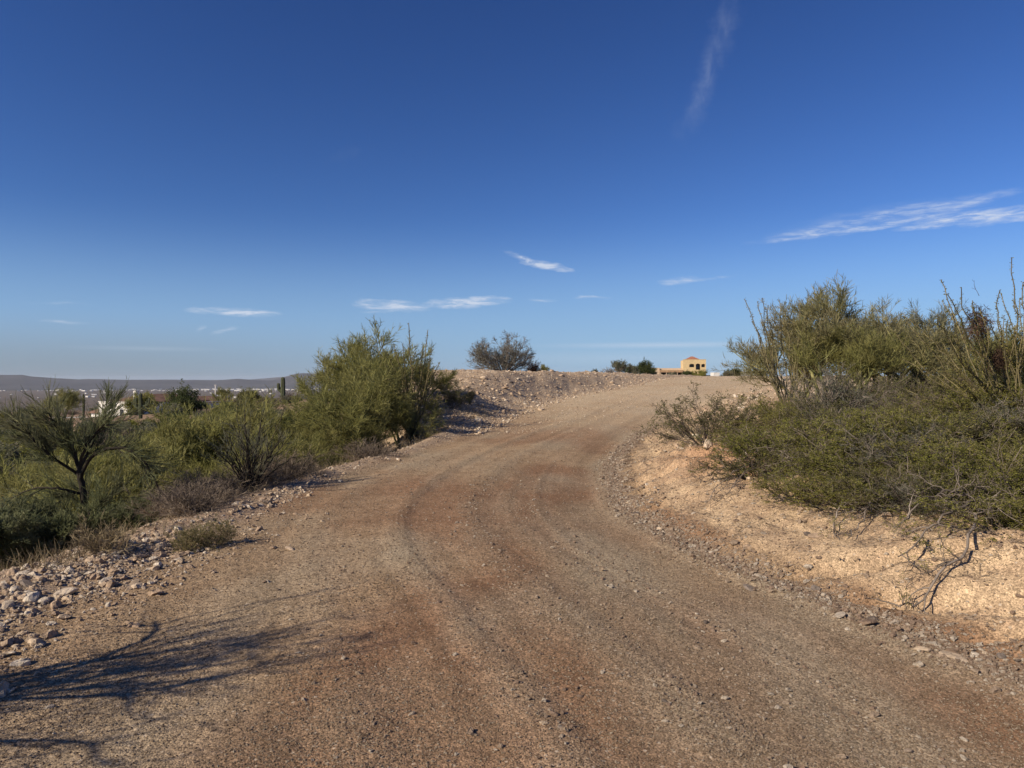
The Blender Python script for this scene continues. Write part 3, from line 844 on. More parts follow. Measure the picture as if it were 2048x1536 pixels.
_HT = {}
def height_of(parts):
    k = tuple(p[1].name for p in parts)
    if k not in _HT:
        zs = []
        for _, me in parts:
            a = np.empty(len(me.vertices) * 3, np.float32); me.vertices.foreach_get('co', a); zs.append(a[2::3])
        _HT[k] = float(np.percentile(np.concatenate(zs), 99.3))
    return _HT[k]

def place(name, parts, loc, label, cat, group=None, rz=0.0, sc=1.0):
    e = empty(name, loc, rz, sc); tag(e, label, cat, group)
    for pn, me in parts: obj(pn, me, e)
    return e

# ------------------------------------------------------------------ buildings and far things
def box_mesh(name, boxes, mats):
    ch = []
    for (x0, x1, y0, y1, z0, z1, mi) in boxes:
        v = np.array([[x0, y0, z0], [x1, y0, z0], [x1, y1, z0], [x0, y1, z0], [x0, y0, z1], [x1, y0, z1], [x1, y1, z1], [x0, y1, z1]], float)
        f = np.array([[0, 3, 2, 1], [4, 5, 6, 7], [0, 1, 5, 4], [1, 2, 6, 5], [2, 3, 7, 6], [3, 0, 4, 7]])
        ch.append((v, f, mi))
    return mesh_np(name, ch, mats, smooth=False)

def poly_prism(name, outline, y0, y1, mats):
    """outline in x,z extruded between y0 and y1"""
    bm = bmesh.new()
    a = [bm.verts.new((x, y0, z)) for x, z in outline]; b = [bm.verts.new((x, y1, z)) for x, z in outline]
    bm.faces.new(a); bm.faces.new(b[::-1])
    n = len(a)
    for i in range(n): bm.faces.new((a[i], b[i], b[(i+1) % n], a[(i+1) % n]))
    bmesh.ops.recalc_face_normals(bm, faces=bm.faces)
    me = bpy.data.meshes.new(name); bm.to_mesh(me); bm.free()
    for m in mats: me.materials.append(m)
    return me

def hip_roof(name, x0, x1, y0, y1, z, h, ov, mat):
    x0 -= ov; x1 += ov; y0 -= ov; y1 += ov
    w = x1 - x0; d = y1 - y0; k = min(w, d) / 2
    if w >= d: r = [(x0 + k, (y0+y1)/2), (x1 - k + .01, (y0+y1)/2)]
    else: r = [((x0+x1)/2, y0 + k), ((x0+x1)/2, y1 - k + .01)]
    v = np.array([[x0, y0, z], [x1, y0, z], [x1, y1, z], [x0, y1, z], [r[0][0], r[0][1], z + h], [r[1][0], r[1][1], z + h],
                  [x0, y0, z - .15], [x1, y0, z - .15], [x1, y1, z - .15], [x0, y1, z - .15]], float)
    bm = bmesh.new(); vs = [bm.verts.new(p) for p in v]
    if w >= d: fs = [(0, 1, 5, 4), (1, 2, 5), (2, 3, 4, 5), (3, 0, 4)]
    else: fs = [(0, 1, 4), (1, 2, 5, 4), (2, 3, 5), (3, 0, 4, 5)]
    fs += [(6, 7, 1, 0), (7, 8, 2, 1), (8, 9, 3, 2), (9, 6, 0, 3), (9, 8, 7, 6)]
    for f in fs: bm.faces.new([vs[i] for i in f])
    me = bpy.data.meshes.new(name); bm.to_mesh(me); bm.free(); me.materials.append(mat)
    return me

def tower_house():
    x, y, z = (1389 - 1024) / FPX * 300, 300.0, 2.3
    e = empty('stucco_house', (x, y, z), R(-6))
    tag(e, 'yellow stucco house with red tiled tower roof and arched openings on the skyline', 'house')
    Y = MAT['stucco_yellow']
    W, H, D = 9.2, 7.6, 8.0
    # tower: side and rear walls, then the front wall pieced round its arches
    obj('wall', box_mesh('tower_sides', [(-W/2, -W/2 + .35, .35, D, 0, H - .25, 0), (W/2 - .35, W/2, .35, D, 0, H, 0), (-W/2 + .35, W/2 - .35, D - .35, D, 0, H, 0),
                                         (-W/2 + .35, W/2 - .35, .5, D - .4, 3.2, 3.5, 0)], [Y]), e)
    ops = [(-2.1, -.1, 4.55, 5.65, 5.95), (.5, 2.3, 3.55, 5.65, 6.05), (2.75, 4.25, 4.55, 5.65, 5.9)]
    xs = -W/2
    edges = [xs] + [v for o_ in ops for v in (o_[0], o_[1])] + [W/2]
    bx = []
    for i in range(0, len(edges), 2): bx.append((edges[i], edges[i+1], 0, .35, 3.5, H, 0))
    bx.append((-W/2, W/2, 0, .35, 0, 3.5, 0))
    for (a, b, s0, s1, tp) in ops:
        if s0 > 3.5: bx.append((a, b, 0, .35, 3.5, s0, 0))
    fw = obj('front_wall', box_mesh('front_wall', bx, [Y]), e)
    for (a, b, s0, s1, tp) in ops:
        arc = [(a + (b - a) * t, s1 + (tp - s1) * math.sin(math.pi * t)) for t in np.linspace(1, 0, 9)]
        obj('arch_head', poly_prism('arch_head', [(a, H), (b, H)] + arc, 0, .35, [Y]), e)
        w = obj('window', box_mesh('window', [(a, b, 1.4, 1.5, s0, tp, 0)], [MAT['shade_interior']]), e)  # dark backing, shade of the room behind the arch put into its colour
        obj('pane', box_mesh('pane', [(a + .15, b - .15, 1.36, 1.39, s0 + .1, s1 - .1, 0)], [MAT['glass_dark']]), w)
    obj('roof', hip_roof('tile_roof', -3.6, 2.6, 1.2, 6.5, H - .1, 1.6, .35, MAT['roof_tile']), e)
    obj('parapet', box_mesh('parapet', [(-W/2 - .05, W/2 + .05, -.06, .30, H + .003, H + .2, 0)], [Y]), e)
    obj('door', box_mesh('lower_door', [(-2.0, -.8, -.05, .0, .1, 2.4, 0)], [MAT['shade_interior']]), e)
    # wing
    wg = obj('wing', box_mesh('wing', [(-19, -W/2 - .01, 1.0, 8, 0, 4.2, 0), (-18.4, -W/2 - .01, -.4, -.1, 0, .3, 0), (-19, -14.2, -1.0, .99, 0, 4.3, 0)], [MAT['stucco_tan']]), e)
    obj('porch_roof', poly_prism('porch_roof', [(-14.1, 2.45), (-W/2 - .02, 2.45), (-W/2 - .02, 3.35), (-14.1, 3.35)], -1.4, .98, [MAT['roof_tan']]), e)
    for px in (-13.9, -11.6, -9.4, -7.2, -5.1):
        obj('porch_post', box_mesh('porch_post', [(px, px + .25, -1.3, -1.05, 0, 2.44, 0)], [MAT['stucco_tan']]), e)
    w = obj('window', box_mesh('window', [(-18.0, -15.4, -1.05, -1.003, 1.0, 2.6, 0)], [MAT['glass_dark']]), e)
    obj('window', box_mesh('window', [(-13.6, -5.4, .93, .99, .3, 2.4, 0)], [MAT['shade_interior']]), e)  # dark sheet that paints the shade of the opening under the porch
tower_house()

def white_house():
    y = 112.0; x = (263 - 1024) / FPX * y; z = EYE - y * 87 / FPX
    e = empty('white_house', (x, y, z), R(-30))   # corner towards the road; local -X side faces the sun
    e['label'] = 'white walled house with brown roofs and a white chimney on the slope below'; e['category'] = 'house'
    Wm = MAT['stucco_white']
    obj('wall', box_mesh('lit_wall', [(-8.6, 0, 0, .3, -1.5, 3.2, 0), (-8.6, -8.3, .3, 9.8, -1.5, 3.2, 0), (-.3, 0, .3, 10.1, -1.5, 3.0, 0), (-8.3, -.3, 9.8, 10.1, -1.5, 3.2, 0), (-8.3, -.3, .3, 9.8, 2.7, 2.9, 0)], [Wm]), e)
    obj('parapet_cap', box_mesh('parapet_cap', [(-8.7, .1, -.1, .35, 3.203, 3.3, 0)], [Wm]), e)
    obj('roof', hip_roof('house_roof', -8.0, -.6, 1.2, 14.0, 3.25, 1.15, .2, MAT['roof_brown']), e)
    for wx in (-7.4, -3.0):
        w = obj('window', box_mesh('window_frame', [(wx, wx + 1.1, -.04, -.003, 1.0, 2.2, 0)], [MAT['metal_grey']]), e)
        obj('pane', box_mesh('pane', [(wx + .1, wx + 1.0, -.07, -.043, 1.1, 2.1, 0)], [MAT['glass_dark']]), w)
    ch = obj('chimney', box_mesh('chimney', [(-1.9, -1.3, 1.5, 2.1, 3.0, 5.0, 0)], [Wm]), e)
    obj('chimney_vent', box_mesh('chimney_vent', [(-1.75, -1.45, 1.47, 1.497, 4.35, 4.6, 0)], [MAT['glass_dark']]), ch)
    # long rear wing in shade
    wg = obj('rear_wing', box_mesh('rear_wing', [(-7.0, -.25, 10.13, 20, -1.5, 2.9, 0)], [Wm]), e)
    obj('wing_roof', hip_roof('wing_roof', -7.0, -.3, 10.2, 20, 3.0, .9, .5, MAT['roof_brown']), e)
    obj('fascia', box_mesh('fascia', [(.25, .31, 2.0, 20.4, 2.9, 3.05, 0)], [Wm]), e)
    # left lower garage and carport
    obj('garage', box_mesh('garage', [(-14.2, -8.63, 2.0, 8, -2.5, 1.3, 0)], [Wm]), e)
    obj('garage_roof', hip_roof('garage_roof', -14.2, -8.7, 2.0, 8, 1.35, 1.5, .35, MAT['roof_brown']), e)
    cp = obj('carport', box_mesh('carport', [(-16.5, -8.7, -3.2, 1.6, .35, .55, 0)], [Wm]), e)
    for px in (-16.3, -12.4, -8.95):
        obj('carport_post', box_mesh('carport_post', [(px, px + .2, -3.1, -2.9, -2.5, .349, 0)], [Wm]), e)
white_house()

def far_things():
    # trailer, shed and parked pickup on the plateau
    y = 235.0; x = (1430 - 1024) / FPX * y
    e = empty('box_trailer', (x, y, 1.65)); tag(e, 'small white box trailer standing right of the yellow house', 'trailer')
    obj('body', box_mesh('trailer_body', [(-.95, .95, -2, 2, .55, 2.35, 0)], [MAT['paint_white']]), e)
    for sx in (-1.0, .85):
        t = np.linspace(0, 2*np.pi, 13)[:-1]
        w = poly_prism('trailer_wheel', [(math.cos(a) * .36, .36 + math.sin(a) * .36) for a in t], -.09, .09, [MAT['rubber']])
        o = obj('wheel', w, e, (sx + .08, 0, 0)); o.rotation_euler = (0, 0, R(90))
    y = 240.0; x = (1417 - 1024) / FPX * y
    e = empty('parked_car', (x, y, 1.65)); tag(e, 'dark car parked between the yellow house and the white trailer', 'car')
    obj('body', poly_prism('car_body', [(-1.1, .3), (1.1, .3), (1.1, .95), (.75, 1.0), (.45, 1.5), (-.5, 1.55), (-.85, 1.0), (-1.1, .9)], -.85, .85, [MAT['glass_dark']]), e)
    for sx in (-.7, .7):
        t = np.linspace(0, 2*np.pi, 13)[:-1]
        obj('wheel', poly_prism('car_wheel', [(math.cos(a) * .3, .3 + math.sin(a) * .3) for a in t], -.9, -.86, [MAT['rubber']]), e, (sx, 0, 0))
    y = 262.0; x = (1492 - 1024) / FPX * y
    e = empty('metal_shed', (x, y, 1.6)); tag(e, 'low pale grey metal shed behind the crest between two bushes', 'shed')
    obj('wall', box_mesh('shed_wall', [(-2.4, 2.4, 0, 4, 0, 2.75, 0)], [MAT['metal_grey']]), e)
    obj('roof', poly_prism('shed_roof', [(-2.6, 2.753), (2.6, 2.753), (2.6, 2.95), (-2.6, 3.2)], -.2, 4.2, [MAT['metal_grey']]), e)
    for i in range(6): obj('seam', box_mesh('shed_seam', [(-2.2 + i * .85, -2.14 + i * .85, -.03, -.003, 0.05, 2.7, 0)], [MAT['metal_grey']]), e)
    # white pole far down the slope
    y = 130.0; x, y, z = at(431, y)
    e = empty('white_pole', (x, y, z)); tag(e, 'thin white pole rising above the green trees below the road', 'pole')
    t = np.linspace(0, 2*np.pi, 9)[:-1]
    p = np.array([[[0, 0, 0], [0, 0, 1.6 - z + y * -11 / FPX]]], float)
    v, f = tube(p, np.array([[.14, .09]]), 8); obj('shaft', mesh_np('pole_shaft', [(v, f, 0)], [MAT['paint_white']]), e)
    obj('cap', box_mesh('pole_cap', [(-.16, .16, -.16, .16, p[0, 1, 2], p[0, 1, 2] + .12, 0)], [MAT['paint_white']]), e)
    # the town on the valley floor
    rs = random.Random(5)
    protos = []
    for k in range(4):
        w, d, h = [(14, 9, 4.5), (22, 10, 5), (9, 9, 4), (34, 14, 6)][k]
        me = box_mesh('valley_house', [(-w/2, w/2, -d/2, d/2, -3, h, 0), (-w/2 - .4, w/2 + .4, -d/2 - .4, d/2 + .4, h + .01, h + .5, 1)], [MAT['stucco_white'], MAT['paint_white']])
        protos.append(me)
    n = 0
    while n < 285:
        u = rs.uniform(-60, 640); v = rs.choice([rs.uniform(769, 778), rs.uniform(769, 780), rs.uniform(770, 798)])
        if u < 160 and rs.random() < .35: continue
        r = 88.0 / ((v - 760) / FPX + 1e-4)
        if r > 7300: r = rs.uniform(5800, 7300)
        x = (u - 1024) / FPX * r
        z = float(terrain([x], [r])[0][0])
        o = obj('valley_house', protos[rs.choice([0, 0, 0, 1, 2, 2, 2] + ([3] if v < 775 else []))], None, (x, r, z))
        o.rotation_euler = (0, 0, rs.uniform(-.5, .5)); s = rs.uniform(.8, 1.5) * min(1, .35 + r / 6500); o.scale = (s, s, s)
        tag(o, 'tiny white house among many scattered over the hazy valley floor', 'house', 'white houses across the distant valley')
        n += 1
    for i in range(9):   # long pale commercial roofs
        u = 365 + i * 24 + rs.uniform(-5, 5); r = 6400.0 + 40 * i; x = (u - 1024) / FPX * r
        o = obj('valley_warehouse', box_mesh('valley_warehouse', [(-38, 38, -25, 25, -3, 7, 0), (-39, 39, -26, 26, 7.01, 8, 1)], [MAT['stucco_white'], MAT['paint_white']]), None, (x, r, float(terrain([x], [r])[0][0]) + 2))
        tag(o, 'long pale building in the bright row along the foot of the distant hills', 'warehouse', 'long pale buildings in a row across the valley')
far_things()

# ------------------------------------------------------------------ plants: left side
def left_plants():
    # broom-like tree on the shoulder
    y = 9.4; x = (178 - 1024) / FPX * y; k = y / FPX
    q = lambda u, v, dy=0.0: ((u - 178) * k, dy, (1100 - v) * k)
    z = gz(x, y) - .17
    limbs = [
        ([q(178, 1110), q(180, 1040), q(170, 980), q(160, 935), q(158, 910)], .052, .032, .25),
        ([q(160, 935), q(178, 900, -.1), q(205, 878, -.15), q(240, 868, -.2), (q(270, 866, -.2)), q(298, 885, -.2), q(322, 925, -.2), q(338, 965, -.2)], .026, .008, 1.5),
        ([q(158, 915), q(140, 880, .1), q(115, 860, .15), q(75, 850, .15), q(45, 855, .1)], .026, .008, 1.7),
        ([q(158, 915), q(150, 870, -.1), (q(140, 835, -.2)), q(120, 800, -.25)], .024, .007, 1.5),
        ([q(158, 915), q(170, 870, .15), (q(178, 830, .25)), q(190, 790, .3)], .024, .007, 1.0),
        ([q(158, 915), q(180, 865, -.1), (q(215, 830, -.15)), q(245, 800, -.2)], .022, .007, .8),
        ([q(156, 925), q(125, 890, -.2), (q(90, 845, -.3)), q(65, 815, -.35)], .020, .007, 1.5),
        ([q(165, 965), q(140, 950, -.15), q(105, 945, -.2), q(60, 955, -.2), q(25, 985, -.2)], .018, .006, .3),
        ([q(175, 1040), q(140, 1010, -.1), q(100, 1000, -.2), q(60, 1030, -.3), q(40, 1080, -.3)], .020, .006, 1.5),
        ([q(178, 1070), q(140, 1050, -.2), q(90, 1040, -.3), (q(40, 1060, -.4)), q(10, 1110, -.4)], .020, .006, 1.6),
        ([q(178, 1060), q(195, 1010, -.1), (q(215, 980, -.2)), q(240, 960, -.2)], .016, .006, .9),
        ([q(178, 1080), q(120, 1080, .2), (q(70, 1090, .2)), q(30, 1120, .2)], .018, .006, 1.4),
        ([q(178, 1085), q(130, 1110, -.3), (q(80, 1110, -.4)), q(20, 1150, -.5)], .016, .005, 1.5),
        ([q(178, 1050), q(150, 1000, -.3), (q(110, 980, -.4)), q(50, 1000, -.4), q(0, 1050, -.4)], .016, .005, 1.2),
        ([q(172, 1000), q(160, 960, .2), (q(120, 970, .2)), q(90, 990, .2)], .014, .006, 1.0),
    ]
    place('broom_tree', broom_tree(11, limbs, k=27, tl=(.15, .38), tw=.0036), (x, y, z), 'dark trunked tree with arching limbs of broom twigs at far left roadside', 'tree')
    bs = [palo_verde(91, 1.1, 1.6, twig='broom_twig', bark='pv_bark_dark', trunks=7, up=.06, tw=.0045, dens=.8), palo_verde(92, 1.0, 1.7, twig='broom_twig', bark='pv_bark_dark', trunks=6, up=.02, tw=.0045, dens=.7)]
    for (u, yy, i, rz, sc, lab) in [(75, 8.6, 0, 1.0, .95, 'dark green broom shrub under the drooping left limbs of the broom tree'), (0, 7.9, 1, 2.5, 1.0, 'dark green broom shrub at the very left edge of view'),
                                    (120, 9.9, 1, 4.0, .95, 'low broom shrub behind the dark trunk of the broom tree'), (262, 10.6, 0, 5.2, .8, 'low broom shrub just right of the dark trunk'),
                                    (45, 9.8, 0, .3, 1.1, 'taller broom shrub behind the arching left limbs')]:
        x2, y2, z2 = at(u, yy)
        place('broom_shrub', bs[i], (x2, y2, z2 - .03), lab, 'shrub', 'broom shrubs round the broom tree', rz, sc)
    # tree outside the frame whose shadow falls over the road
    a = palo_verde(90, 3.5, 2.6, trunks=3, tw=.005, dens=.5, keep=.28)
    xx, yy = -4.7, 2.6
    place('palo_verde_tree', a, (xx, yy, gz(xx, yy)), 'tree on the left slope beside the camera, casting long shadows on the road', 'tree', None, .6, (.72, .72, .95))

    PV = [palo_verde(s, 3.0, 3.4, trunks=t, dens=d) for s, t, d in ((1, 4, 1.0), (2, 5, 1.1), (3, 3, 1.0), (4, 4, 1.15), (5, 5, .9))]
    PVS['green'] = PV
    G = 'palo verdes below the left edge of the road'
    spec = [  # u, y, top v, variant, rot, label
        (60, 13.0, 925, 0, 1.0, 'bushy palo verde behind the lower arching limbs of the broom twig tree'),
        (255, 12.5, 880, 1, 2.0, 'yellow green palo verde right behind the dark broom trunk'),
        (330, 14.5, 855, 4, 5.1, 'low palo verde right of the drooping broom limb tip'),
        (410, 15.5, 800, 2, .4, 'rounded palo verde left of centre in the green thicket below the road'),
        (475, 19.0, 796, 3, 2.9, 'palo verde in front of the dark rounded tree on the slope'),
        (505, 14.5, 850, 0, 4.0, 'palo verde above the dark many stemmed shrub at the road edge'),
        (610, 15.2, 868, 1, 2.7, 'low palo verde close to the road edge left of the broad forked one'),
        (525, 13.6, 880, 2, 1.2, 'low palo verde just behind the dark many stemmed shrub'),
        (592, 19.5, 806, 0, 2.0, 'palo verde filling the gap right of the lone tall saguaro'),
        (535, 21.5, 832, 1, .9, 'palo verde just in front of the lone tall saguaro'),
        (640, 18.5, 850, 4, 2.2, 'palo verde on the left flank of the tallest roadside palo verde'),
        (700, 21.0, 706, 2, 3.3, 'palo verde forming the left shoulder of the tall roadside thicket'),
        (722, 18.0, 712, 3, 4.4, 'broad palo verde beyond the road edge with dark forked trunk'),
        (762, 20.5, 658, 0, 5.3, 'tallest palo verde behind the roadside thicket, its feathery top against the sky'),
        (850, 23.0, 715, 1, .2, 'palo verde behind the ocotillo wands at right end of the left thicket'),
        (800, 18.2, 790, 4, 1.4, 'low palo verde at the foot of the left ocotillo'),
        (730, 17.0, 800, 2, 2.4, 'low palo verde between the forked trunk and the ocotillo'),
        (120, 19, 900, 3, 3.1, 'palo verde seen beyond the left arching limbs down the slope'),
    ]
    for (u, yy, tv, vi, rz, lab) in spec:
        x, y, z = at(u, yy); top = EYE + (760 - tv) / FPX * y
        s = max(.5, (top - z) / height_of(PV[vi]))
        place('palo_verde_tree', PV[vi], (x, y, z - .05), lab, 'tree', G, rz, (s * 1.1, s * 1.1, s))
    # ocotillo rising out of the thicket
    x, y, z = at(828, 18.6)
    k = y / FPX; rs = np.random.default_rng(3)
    tips = []
    for (u, v) in [(822, 648), (858, 662), (802, 685), (845, 690), (868, 700), (790, 690), (775, 705), (835, 705), (853, 715), (812, 715), (765, 672), (752, 690), (880, 725), (828, 730), (800, 740), (862, 745), (785, 735), (845, 752)]:
        tips.append(((u - 828) * k, rs.uniform(-.5, .5), EYE + (760 - v) * k - z))
    place('ocotillo', ocotillo(31, tips, r=.021, per_m=70, ls=.04), (x, y, z), 'ocotillo with thin spiny wands above the left roadside thicket', 'ocotillo')
    # dark bushes where the thicket meets the mound
    C = [creosote(50 + i, 1.0, 1.3, leaf=l, ls=.020, n=26, dens=1.0) for i, l in enumerate(('creosote_dark', 'creosote_leaf', 'creosote_dark'))]
    PVS['cr_far'] = C
    for (u, yy, tv, vi, rz, lab) in [
        (905, 21.2, 765, 0, .3, 'dark creosote bush at the lower end of the mound slope'),
        (940, 22.6, 775, 2, 1.6, 'dark rounded bush casting its shadow on the rubble slope'),
        (862, 20.2, 790, 1, 2.6, 'creosote bush under the ocotillo on the left roadside'),
        (885, 23.5, 752, 2, 3.9, 'creosote bush behind the two dark ones at the mound foot'),
        (822, 18.3, 850, 0, .8, 'low dark bush right of the forked palo verde trunk'),
        (752, 16.3, 865, 2, 5.8, 'shadowed bush beside the forked palo verde trunk')]:
        x, y, z = at(u, yy); top = EYE + (760 - tv) / FPX * y
        place('creosote_bush', C[vi], (x, y, z), lab, 'bush', 'dark bushes along the left thicket', rz, max(.45, (top - z) / height_of(C[vi])))
    # grey brush along the edge
    DB = [dry_brush(70 + i, .5, .85) for i in range(4)]
    PVS['dry'] = DB
    labs = {0: 'grey dry shrub on the left road edge beside the broom twig tree', 1: 'grey dry shrub in the middle of the left road edge strip', 2: 'grey dry shrub at the foot of the tall roadside thicket'}
    rs = random.Random(3)
    for i in range(22):
        yy = 8.6 + 9.8 * (i / 30.0) ** 1.1
        T = pchip(YS, TAB, np.array([yy]))[0]
        xx = T[0] - rs.uniform(.55, 1.7)
        if yy < 8.6: xx -= .9
        s = rs.uniform(.5, 1.0); zone = 0 if yy < 9 else (1 if yy < 12 else 2)
        place('dry_shrub', DB[rs.randrange(4)], (xx, yy, gz(xx, yy) - .02), labs[zone], 'shrub', 'dry shrubs along the left road edge', rs.uniform(0, 6), (s * 1.2, s * 1.2, s * .85))
    # dark many stemmed shrub
    x, y, z = at(500, 10.2)
    n = 34; rs2 = np.random.default_rng(8)
    az = rs2.uniform(0, 6.28, n); ti = np.radians(rs2.uniform(5, 55, n)); L = rs2.uniform(.6, 1.15, n)
    tips = np.stack([np.cos(az) * np.sin(ti) * L, np.sin(az) * np.sin(ti) * L, np.cos(ti) * L], 1)
    limbs = [([(0, 0, -.05), tuple(t * .5 + np.array([0, 0, .05])), tuple(t)], .010, .004, .35) for t in tips]
    place('stemmy_shrub', broom_tree(41, limbs, k=14, tl=(.12, .3), dens=4, tw=.003, twig='pv_twig_grey'), (x, y, z), 'dark shrub of many straight bare stems at the left road edge', 'shrub')
    # the small green shrubs on the shoulder
    c = creosote(61, .26, .5, leaf='weed_leaf', stem='dry_straw', n=46, k=6, ls=.010, dens=.35)
    x, y, z = at(375, 6.75)
    place('small_shrub', c, (x, y, z), 'small grey green shrub on the stony left shoulder, left of the pair', 'shrub', 'pair of small shrubs on the left shoulder', 1.0)
    x, y, z = at(425, 6.9)
    place('small_shrub', c, (x, y, z), 'small grey green shrub casting a thin shadow onto the road, right of the pair', 'shrub', 'pair of small shrubs on the left shoulder', 3.0, 1.15)
    c = dry_brush(66, .3, .4, 'dry_straw', 50)
    x, y, z = at(210, 6.5)
    place('straw_tuft', c, (x, y, z), 'straw coloured weed tuft among the stones below the broom trunk', 'weed')
    # mid distance slope
    rs = random.Random(9)
    small = [round_bush(80, 1.0, 1.6, ls=.07, n=12), round_bush(81, 1.0, 1.6, 'pv_twig_grey', ls=.06, n=12), round_bush(83, 1.0, 1.5, 'creosote_leaf', ls=.06, n=12), dry_brush(82, .8, 1.3, n=70, tw=.006)]
    PVS['small'] = small
    n = 0
    while n < 290:
        yy = rs.uniform(20, 50) if n < 190 else rs.uniform(50, 150)
        u = rs.uniform(-250, 600)
        x = (u - 1024) / FPX * yy
        if x > float(np.interp(yy, YS, XL)) - 11: continue
        if 42 < yy < 135 and 60 < u < 345: continue
        s = rs.uniform(.6, 1.3) * (1 + yy / 150)
        place('scrub_bush', small[rs.choice([0, 1, 1, 2, 2, 3])], (x, yy, gz(x, yy) - .05), 'low scrub bush among many dotting the slope between thicket and white house', 'bush', 'scrub bushes on the slope below the road', rs.uniform(0, 6), (s, s, s * rs.uniform(.6, 1)))
        n += 1
    # named trees further off
    big = round_bush(84, 4.0, 5.2, 'bush_leaf', ls=.16, n=34); big2 = round_bush(85, 3.5, 4.5, 'creosote_dark', ls=.15, n=30)
    PVS['big'] = big
    for (u, yy, tv, me, lab, wpx) in [
        (362, 95, 776, big, 'rounded dark green tree right of the white house', 1.0),
        (492, 105, 779, big2, 'dark brownish rounded tree left of the lone tall saguaro', 1.0),
        (130, 100, 778, PV[1], 'yellow green tree on the left of the white house', 1.0),
        (448, 110, 775, PV[2], 'pale feathery tree beside the thin white pole', 1.0),
        (285, 108, 786, small[2], 'green bush behind the many armed saguaro', .8)]:
        x, y, z = at(u, yy); top = EYE + (760 - tv) / FPX * y
        h = height_of(me)
        s = (top - z) / h
        place('slope_tree', me, (x, y, z), lab, 'tree', None, rs.uniform(0, 6), (s * wpx, s * wpx, s))
    # saguaros
    x, y, z = at(566, 100.0); top = EYE + (760 - 754) / FPX * y
    place('saguaro', saguaro(1, top - z, ((.50, .62, .75, math.pi), (.46, .45, .45, math.pi * .9)), r=.33), (x, y, z), 'lone tall saguaro with two short arms on its left', 'cactus')
    x, y, z = at(281, 92.0); top = EYE + (760 - 786) / FPX * y
    place('saguaro', saguaro(2, top - z, ((.42, .55, 1.0, math.pi), (.45, .85, .6, math.pi * .95), (.38, .7, .6, 0.2), (.5, 1.05, .5, .1)), r=.25), (x, y, z), 'many armed saguaro in front of the white house corner', 'cactus')
    x, y, z = at(167, 104.0); top = EYE + (760 - 788) / FPX * y
    place('saguaro', saguaro(3, top - z, ((.6, .4, .3, 2.0),), r=.16), (x, y, z), 'slim saguaro rising behind the left end of the white house', 'cactus')

PVS = {}
left_plants()

# ------------------------------------------------------------------ plants: mound and crest
def crest_plants():
    x, y, z = at(1006, 40.0)
    place('mesquite_tree', mesquite(21, 2.45, 4.5), (x, y, z), 'grey nearly leafless spreading tree alone on top of the mound', 'tree')
    sm = PVS['small']; big = PVS['big']
    rb = round_bush(88, 1.2, 1.7, 'pv_twig', ls=.05, n=16)
    for (u, yy, tv, me, h, w, name, lab) in [
        (1088, 44, 729, rb, 1.25, 1.0, 'round_bush', 'small yellow green rounded bush right of the grey tree'),
        (962, 38, 733, sm[3], .85, 1.0, 'dry_shrub', 'pale dry shrub under the left side of the grey tree'),
        (1190, 58, 738, sm[1], 1.05, .8, 'scrub_bush', 'thin sparse bush on the crest left of the dry grey one'),
        (1222, 60, 733, sm[3], .85, 1.1, 'dry_shrub', 'dry brownish grey shrub on the crest beside the pale tree'),
        (1292, 72, 722, big, 4.25, 1.1, 'round_bush', 'large dense green bush on the crest left of the yellow house'),
        (1262, 70, 731, sm[0], 1.05, 1.0, 'scrub_bush', 'green bush against the left flank of the large dense one'),
        (1375, 92, 742, sm[0], 1.05, 1.2, 'scrub_bush', 'low dark scrub in front of the yellow house wing'),
        (1400, 90, 740, sm[2], 1.05, 1.1, 'scrub_bush', 'olive bush in front of the yellow tower'),
        (1345, 94, 744, sm[1], 1.05, 1.1, 'scrub_bush', 'low scrub under the porch of the yellow house'),
        (1455, 100, 741, sm[1], 1.05, 1.3, 'scrub_bush', 'grey green bush right of the white trailer'),
        (1470, 104, 737, sm[0], 1.05, 1.3, 'scrub_bush', 'bush immediately left of the grey shed'),
        (1518, 96, 738, sm[1], 1.05, 1.3, 'scrub_bush', 'bush immediately right of the grey shed')]:
        x, y, z = at(u, yy); top = EYE + (760 - tv) / FPX * y
        s = (top - z) / height_of(me)
        place(name, me, (x, y, z), lab, 'bush', None, u * .37, (s * w, s * w, s))
    # stump and pale tree
    x, y, z = at(1066, 42.0)
    place('dead_stump', dry_brush(89, .75, .5, 'mistletoe', 90, tw=.006), (x, y, z - .03), 'dark brown dead clump at the right foot of the grey tree', 'shrub')
    x, y, z = at(1243, 62.0)
    place('pale_tree', palo_verde(95, 1.9, 2.6, twig='pv_twig_grey', bark='dead_wood', trunks=4, tw=.010, dens=.35), (x, y, z), 'pale sparse tree left of the large dense green bush', 'tree')
    x, y, z = at(1535, 40.0); top = EYE + (760 - 690) / FPX * y
    place('palo_verde_tree', PVS['green'][2], (x, y, z), 'slender tree behind the leafy ocotillo at the right of the crest', 'tree', None, 1.0, (top - z) / height_of(PVS['green'][2]))
crest_plants()

